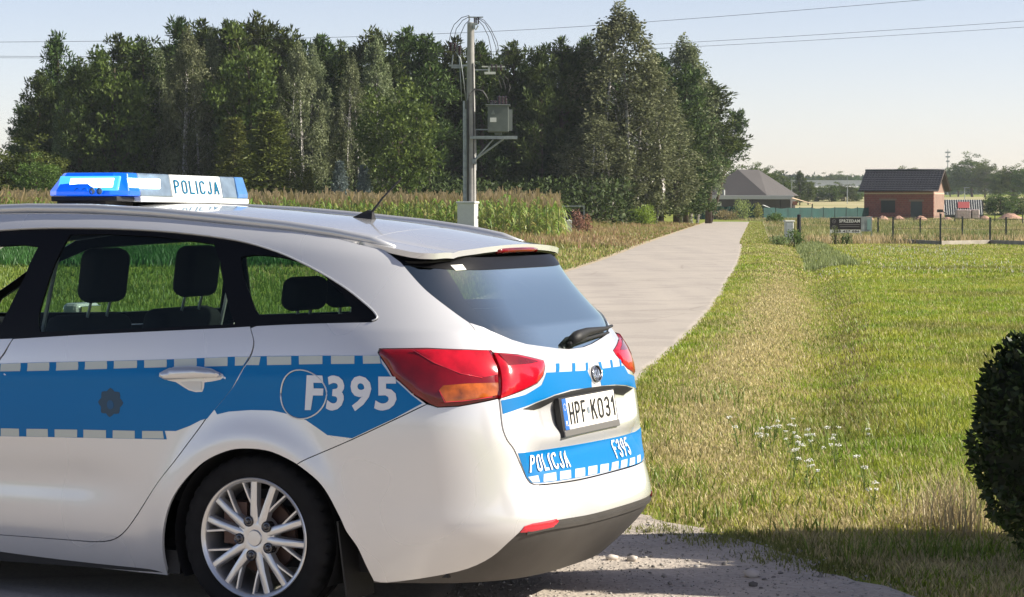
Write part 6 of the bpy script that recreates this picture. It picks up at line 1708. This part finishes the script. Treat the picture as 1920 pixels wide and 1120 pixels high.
# ---- brick house
bh = empty('brick_house', (at(1750, 384, 280).x, 280, 0), R(-21), 'unfinished red brick house with a black tiled gable roof', 'house')
def brick_mat(name, c1, c2, mort, rz=0.):
    t = NT(name); p = t.principled(rough=.9, spec=.2); bt = t.n('TexBrick'); tc = t.n('TexCoord'); mp = t.n('Mapping'); mp.inputs['Rotation'].default_value = (R(90), 0, rz)
    t.l(tc.outputs['Object'], mp.inputs[0]); t.l(mp.outputs[0], bt.inputs['Vector'])
    bt.inputs['Color1'].default_value = c1; bt.inputs['Color2'].default_value = c2; bt.inputs['Mortar'].default_value = mort
    bt.inputs['Scale'].default_value = 1.; bt.inputs['Brick Width'].default_value = .38; bt.inputs['Row Height'].default_value = .24; bt.inputs['Mortar Size'].default_value = .015
    nz = t.ramp(t.noise(1.5, 5), [(.3, (.85, .85, .85)), (.7, (1.15, 1.12, 1.1))]); t.l(t.mix(1., bt.outputs[0], nz, 'MULTIPLY'), p.inputs['Base Color']); return t.m
M['brick'] = brick_mat('red_brick', (.27, .078, .060, 1), (.20, .058, .046, 1), (.25, .17, .14, 1))
M['brickside'] = brick_mat('red_brick_gable', (.27, .078, .060, 1), (.20, .058, .046, 1), (.25, .17, .14, 1), R(90))
W8, D6, EH = 8.05, 6.2, 3.30          # front right corner at the origin; front wall runs to -x
def wbox(name, x0, x1, z0, z1, mat, y=0., th=.30, par=bh): return MB().box(((x0 + x1) / 2, y + th / 2, (z0 + z1) / 2), (x1 - x0, th, z1 - z0)).build(name, mat, par)
wx = lambda px_: (px_ - 1750) / 16.43 / math.cos(R(21)) * 1.0
wz = lambda py_: EYE + (384 - py_) / 16.43
w0, w1, d0, d1 = wx(1656), wx(1682), wx(1709), wx(1730)
for x0, x1, z0, z1 in ((-W8, w0, 0, 2.95), (w1, d0, 0, 2.95), (d1, 0, 0, 2.95), (w0, w1, 0, wz(399)), (w0, w1, wz(376), 2.95), (d0, d1, wz(378), 2.95)): wbox('wall', x0, x1, z0, z1, M['brick'])
wbox('ring_beam', -W8, 0, 2.78, 2.96, simple('pale_ring_beam', (.48, .36, .28, 1), .9), y=-.012, th=.3)
wbox('wall', -W8, 0, 2.96, EH + .1, M['brick'])
M['lintel'] = simple('grey_lintel', (.24, .17, .14, 1), .9)
wbox('lintel', w0 - .18, w1 + .18, wz(376), wz(372.5), M['lintel'], y=-.010, th=.2); wbox('lintel', d0 - .18, d1 + .18, wz(378), wz(374.5), M['lintel'], y=-.010, th=.2)
wbox('window', w0, w1, wz(399), wz(376), simple('dark_window_opening', (.010, .016, .018, 1), .3), y=.16, th=.05); wbox('window_post', (w0 + w1) / 2 - .04, (w0 + w1) / 2 + .04, wz(399), wz(376), M['black'], y=.12, th=.04)
wbox('door', d0, d1, 0, wz(378), simple('dark_grey_door', (.040, .050, .062, 1), .5), y=.14, th=.06)
def side_box(name, y0, y1, z0, z1, mat, x=0.): return MB().box((x - .15, (y0 + y1) / 2, (z0 + z1) / 2), (.30, y1 - y0, z1 - z0)).build(name, mat, bh)
side_box('wall', .302, D6, 0, 2.78, M['brickside'], -.002); side_box('ring_beam', .302, D6, 2.78, 2.96, bpy.data.materials['pale_ring_beam'], .012)
side_box('wall', .302, D6, 2.96, EH, M['brickside'], -.002)
poly3('gable', [(-.004, .31, EH), (-.004, D6, EH), (-.004, D6 / 2 + .1, EH + 2.05)], M['brickside'], bh, .25)
wbox('wall', -W8, -.302, 0, EH, M['brick'], y=D6 - .3); MB().box((-W8 + .15, D6 / 2, EH / 2), (.30, D6 - .62, EH)).build('wall', M['brick'], bh)
M['tile'] = simple('black_roof_tile', (.030, .030, .033, 1), .38, var=.2, vscale=2)
def tile_slope(name, y0, y1, z0, z1, x0, x1, par):
    nx, nr = 27, 11; Ls = math.hypot(y1 - y0, z1 - z0); dy, dz = (y1 - y0) / Ls, (z1 - z0) / Ls; ny_, nz_ = -dz * (1 if dy > 0 else -1), abs(dy)
    V, F_ = [], []; cols = nx * 4 + 1
    for r in range(nr):
        for e_ in (0, 1):
            s_ = Ls * (r + e_) / nr
            for c in range(cols):
                x = x0 + (x1 - x0) * c / (cols - 1); h = .045 * abs(math.sin(math.pi * (c / 4))) ** .7 + (.050 if e_ == 0 else .0)
                V.append((x, y0 + dy * s_ + ny_ * h, z0 + dz * s_ + nz_ * h))
    for r in range(nr * 2 - 1):
        for c in range(cols - 1): a = r * cols + c; F_.append((a, a + 1, a + cols + 1, a + cols))
    return mesh_obj(name, V, F_, M['tile'], par)
OV = .55; RZ = EH + 2.20; ez = EH - .12
tile_slope('tiled_slope', -OV, D6 / 2, ez, RZ, -W8 - .55, .62, bh); tile_slope('tiled_slope', D6 + OV, D6 / 2, ez, RZ, -W8 - .55, .62, bh)
M['board'] = simple('dark_roof_board', (.05, .035, .028, 1), .8)
poly3('roof_deck', [(-W8 - .53, -OV, ez - .02), (.60, -OV, ez - .02), (.60, D6 / 2, RZ - .02), (-W8 - .53, D6 / 2, RZ - .02)], M['board'], bh, .10); poly3('roof_deck', [(-W8 - .53, D6 + OV, ez - .02), (.60, D6 + OV, ez - .02), (.60, D6 / 2, RZ - .02), (-W8 - .53, D6 / 2, RZ - .02)], M['board'], bh, .10)
MB().tube([(-W8 - .57, D6 / 2, RZ + .06), (.64, D6 / 2, RZ + .06)], .13, 8).build('ridge_tiles', M['tile'], bh, smooth=True)
for y0, y1 in ((-OV, D6 / 2), (D6 + OV, D6 / 2)): MB().tube([(.63, y0, ez + .02), (.63, y1, RZ + .04)], .07, 4).build('barge_board', M['board'], bh)
MB().tube([(-W8 - .6, -OV - .09, ez - .03), (.66, -OV - .09, ez - .03)], .075, 6).build('gutter', M['black'], bh, smooth=True)

# ---- low striped roof behind the brick house
lr = empty('batten_roof', (0, 0, 0), 0, 'low dark sloping roof striped by white battens right of the brick house', 'shed roof')
Zs = 292.; a0 = at(1775, 404, Zs); ks = 4600 / Zs
def sl(px_, f): # f: 0 foot, 1 top
    bot, top = (1772 + (px_ - 1772) * 1.0, 404), (px_, 374.5); return Vector(((px_ - 960) / ks, Zs + f * 2.2, max(.1, EYE + (384 - (404 + (374.5 - 404) * f)) / ks)))
poly3('roof_sheet', [sl(1771, 0), sl(1842, 0), sl(1847, 1), sl(1772, 1)], simple('slate_roof_sheet', (.045, .052, .06, 1), .7), lr, .1)
for k in range(17):
    p = 1773 + k * 4.35; MB().tube([sl(p - 2.0, .02) + Vector((0, -.08, .05)), sl(p + 1.6, .98) + Vector((0, -.08, .05))], .024, 4).build('white_batten', M['whitebox'], lr)
MB().add([sl(1798, .42) + Vector((0, -.14, .08)), sl(1820, .42) + Vector((0, -.14, .08)), sl(1822, .82) + Vector((0, -.14, .08)), sl(1800, .82) + Vector((0, -.14, .08))], [(0, 1, 2, 3)]).build('red_tarpaulin', simple('red_tarpaulin_cloth', (.30, .06, .06, 1), .8), lr)
MB().box((at(1808, 384, Zs + 2.3).x, Zs + 2.5, 1.0), (4.6, .15, 2.0)).build('back_wall', M['darkwall'], lr)

# ---- rubble and earth mounds
M['earth'] = simple('pink_earth', (.36, .22, .16, 1), .95, var=.35, vscale=1.6, bump=.8, bscale=6, bdist=.1)
def mound(px_, Z, top, wd, label, seed):
    rg = np.random.default_rng(seed); x = (px_ - 960) / 4600 * Z; h = EYE + (384 - top) / 4600 * Z; w = wd * Z / 4600; n = 22
    g_ = np.linspace(-1, 1, n); gx, gy = np.meshgrid(g_, g_); rr = np.hypot(gx, gy)
    z = h * np.clip(1 - rr ** 1.6, 0, 1) * (.75 + .5 * fnoise(gx * 3 + seed, gy * 3, .8, seed)) - .05
    V = np.stack([gx * w / 2, gy * w / 2, z], -1).reshape(-1, 3); i_ = (np.arange(n - 1)[:, None] * n + np.arange(n - 1)[None]).ravel(); T = np.stack([i_, i_ + 1, i_ + n + 1, i_ + n], 1)
    o = mesh_obj('earth_mound', V, T, M['earth'], None, smooth=True); o.location = (x, Z, 0); return tag(o, label, 'mound', 'earth mounds by the brick house')
for k, a in enumerate([(1628, 236, 404, 28, 'rounded pale earth mound next to the sale banner'), (1655, 240, 403, 30, 'earth mound below the window of the brick house'), (1685, 238, 404, 32, 'pinkish earth mound between window and door of the brick house'), (1725, 236, 403, 34, 'wide pale earth mound in front of the brick house door'), (1775, 240, 406, 34, 'dark earth mound right of the brick house'), (1808, 244, 401, 44, 'rubble mound below the striped roof'), (1845, 246, 403, 30, 'low rubble mound at the right end of the striped roof'), (1893, 250, 399, 60, 'long reddish mound below the yellow green bush')]): mound(*a, 200 + k)
for k, (px_, w_) in enumerate(((1800, 26), (1822, 14))):
    pk = MB(); pk.box((0, 0, .45), (w_ * 245 / 4600, .9, .9)); o = pk.build('wrapped_pallet', simple('grey_pink_wrap', (.42, .33, .32, 1), .5, var=.2) if k == 0 else bpy.data.materials['grey_pink_wrap'], None, bevel=.08)
    o.location = (at(px_, 384, 243).x, 241.5, .2); tag(o, ['wide pallet wrapped in pale foil before the striped roof', 'narrow pallet wrapped in pale foil right of the wide one'][k], 'pallet', 'wrapped pallets')
for k, (px_, Z, col) in enumerate(((1762, 236, (.03, .025, .02, 1)),)):
    m_ = MB().tube([(0, 0, 0), (0, 0, 1.0)], .03, 6).box((0, 0, .98), (.55, .3, .28)).box((.45, 0, .82), (.5, .06, .08), 0, .5); tag(m_.build('wooden_trestle', simple('dark_wood', col, .8), None), 'dark wooden stand in front of the sunlit brick gable', 'stand').location = (at(px_, 384, Z).x, Z, 0)

# ---- white warehouse, masts, far trees
wh_ = empty('warehouse', (at(1545, 384, 700).x, 700, 0), 0, 'long white warehouse far behind the field', 'warehouse')
gz = float(ground_h(100., 700.)); x0, x1 = (1462 - 1545) / 4600 * 700, (1645 - 1545) / 4600 * 700
MB().box(((x0 + x1) / 2, 10, (gz + 6.6) / 2), (x1 - x0, 20, 6.6 - gz + gz)).build('wall', simple('grey_sheet_wall', (.40, .41, .42, 1), .7), wh_)
poly3('roof', [(x0 - .5, -1, 6.6), (x1 + .5, -1, 6.6), (x1 + .5, 11, 8.3), (x0 - .5, 11, 8.3)], simple('white_sheet_roof', (.80, .79, .76, 1), .6), wh_, .2)
poly3('roof', [(x0 - .5, 23, 6.6), (x1 + .5, 23, 6.6), (x1 + .5, 11, 8.3), (x0 - .5, 11, 8.3)], bpy.data.materials['white_sheet_roof'], wh_, .2)
for k, (px_, Z, top, lab, r_) in enumerate([(1776, 880, 280, 'tall grey telecom mast on the horizon above the brick house', .25), (1588, 420, 330, 'thin lamp post on the field left of the brick house', .07), (1484, 330, 338, 'thin grey pole behind the dark house roof', .06), (1808, 420, 352, 'pale pole before the far big tree', .08)]):
    x = (px_ - 960) / 4600 * Z; g0 = float(ground_h(x, Z)); h = EYE + (384 - top) / 4600 * Z - g0
    m_ = MB().tube([(0, 0, 0), (0, 0, h)], [r_, r_ * .6], 6)
    if k == 0:
        for q in range(3): m_.box((0, 0, h * .93 - q * 1.6), (1.7 - q * .3, 1.2, .5))
    else: m_.box((r_ * 4, 0, h), (r_ * 12, r_ * 2, r_))
    tag(m_.build('telecom_mast' if k == 0 else 'field_pole', M['galv'], None), lab, 'mast' if k == 0 else 'pole').location = (x, Z, g0)
far = [(1402, 400, 306, 1.5, 'round green tree right behind the peak of the hipped roof', 'broad'), (1432, 420, 312, 1.3, 'green tree behind the right slope of the hipped roof', 'broad'), (1458, 430, 322, 1.2, 'lower green tree right of the hipped roof', 'broad'), (1499, 400, 322, .9, 'slim green tree standing before the left end of the warehouse', 'pine'), (1478, 410, 334, 1.3, 'small tree left of the slim one by the warehouse', 'broad'), (1515, 405, 336, 1.0, 'small tree touching the warehouse roof', 'broad'),
       (1702, 450, 312, 2.0, 'wide dark tree showing over the brick house roof', 'broad'), (1822, 620, 290, 1.9, 'largest bluish tree right of the brick house', 'broad'), (1796, 640, 306, 1.6, 'bluish tree left of the largest one', 'broad'), (1846, 600, 304, 1.6, 'bluish tree right of the largest one', 'broad'), (1781, 660, 322, 1.3, 'low bluish tree beside the gable of the brick house', 'broad'),
       (1872, 480, 318, 1.6, 'dark tree at the left of the far right group', 'broad'), (1898, 470, 308, 1.6, 'dark tree in the middle of the far right group', 'broad'), (1926, 460, 304, 1.6, 'dark tree cut by the right edge of the picture', 'broad')]
for k, (px_, Z, top, w_, lab, kd) in enumerate(far): plant_tree(kd, px_, Z, top, lab, 'far trees beyond the houses', wide=w_ * (1.25 if px_ < 1520 else .85), var=k)
for k, (px_, Z, top, w_) in enumerate([(1530, 820, 329, 1.6), (1551, 840, 326, 1.6), (1573, 860, 323, 1.8), (1594, 860, 327, 1.6), (1615, 850, 331, 1.6), (1508, 820, 331, 1.4), (1636, 870, 329, 1.5)]):
    plant_tree('broad', px_, Z, top, ORD[k if k else 0] + (' ' if k else ' ') + 'hazy tree from the left in the line above the warehouse', 'hazy trees above the warehouse', wide=w_, var=k)
for k, (px_, Z, top, w_, lab) in enumerate([(1530, 455, 346, 1.5, 'grey green bush at the left end of the bush line below the warehouse'), (1558, 450, 343, 2.0, 'tall grey green bush in the bush line below the warehouse'), (1583, 455, 344, 2.0, 'wide grey green bush in the bush line below the warehouse'), (1606, 460, 347, 1.6, 'grey green bush next to the brick house'), (1508, 460, 354, 1.7, 'dark low bush left of the bush line'), (1875, 315, 361, 2.2, 'rounded yellow green bush right of the striped roof'), (1908, 320, 364, 2.2, 'yellow green bush at the right edge behind the plots'), (1856, 330, 370, 1.3, 'small dark bush touching the striped roof')]):
    plant_tree('broad', px_, Z, top, lab, 'bushes beyond the plots', name='leafy_bush', wide=w_, var=k + 1, base=-.6, catg='bush')
# far woods on the horizon
rng = np.random.default_rng(95); VV_, CC_ = [], []
for k in range(150):
    px_ = rng.uniform(1250, 2000) if k < 110 else rng.uniform(-500, 200); Z = rng.uniform(950, 1250); g0 = float(ground_h(0, Z)); h = rng.uniform(5, 9) * (1.25 if px_ > 1740 else 1) ; n = 260
    d = rdir(rng, n); P_ = d * (rng.random(n) ** .35)[:, None] * np.array([h * .8, h * .5, h * .5]) + np.array([(px_ - 960) / 4600 * Z, Z, g0 + h * .5])
    U_ = unit(rdir(rng, n) + d); V, T = quads(P_, U_, unit(np.cross(U_, rdir(rng, n))), rng.uniform(1, 2.2, n), rng.uniform(.7, 1.3, n)); VV_.append(V); CC_.append(np.repeat(np.array([.05, .08, .03]) * rng.uniform(.5, 1.4, (n, 1)), 4, 0))
V = np.concatenate(VV_); tag(fast_mesh('far_woods', V, np.arange(len(V)).reshape(-1, 4), M['leaf'], np.concatenate(CC_)), 'hazy woods along the horizon', 'woodland', kind='stuff')

# ---- haze: the air of a dry late-summer day
HZ = MB().box((0, 700, 19.5), (3600, 1700, 42)); hz = HZ.build('haze', None, None); tag(hz, kind='stuff')
t = NT('haze_air'); t.t.nodes.clear(); t.out = t.n('OutputMaterial')
pv = t.n('VolumePrincipled'); pv.inputs['Color'].default_value = (.80, .88, .97, 1); pv.inputs['Density'].default_value = .00016; pv.inputs['Anisotropy'].default_value = .2
t.l(pv.outputs[0], t.out.inputs['Volume']); hz.data.materials.append(t.m)
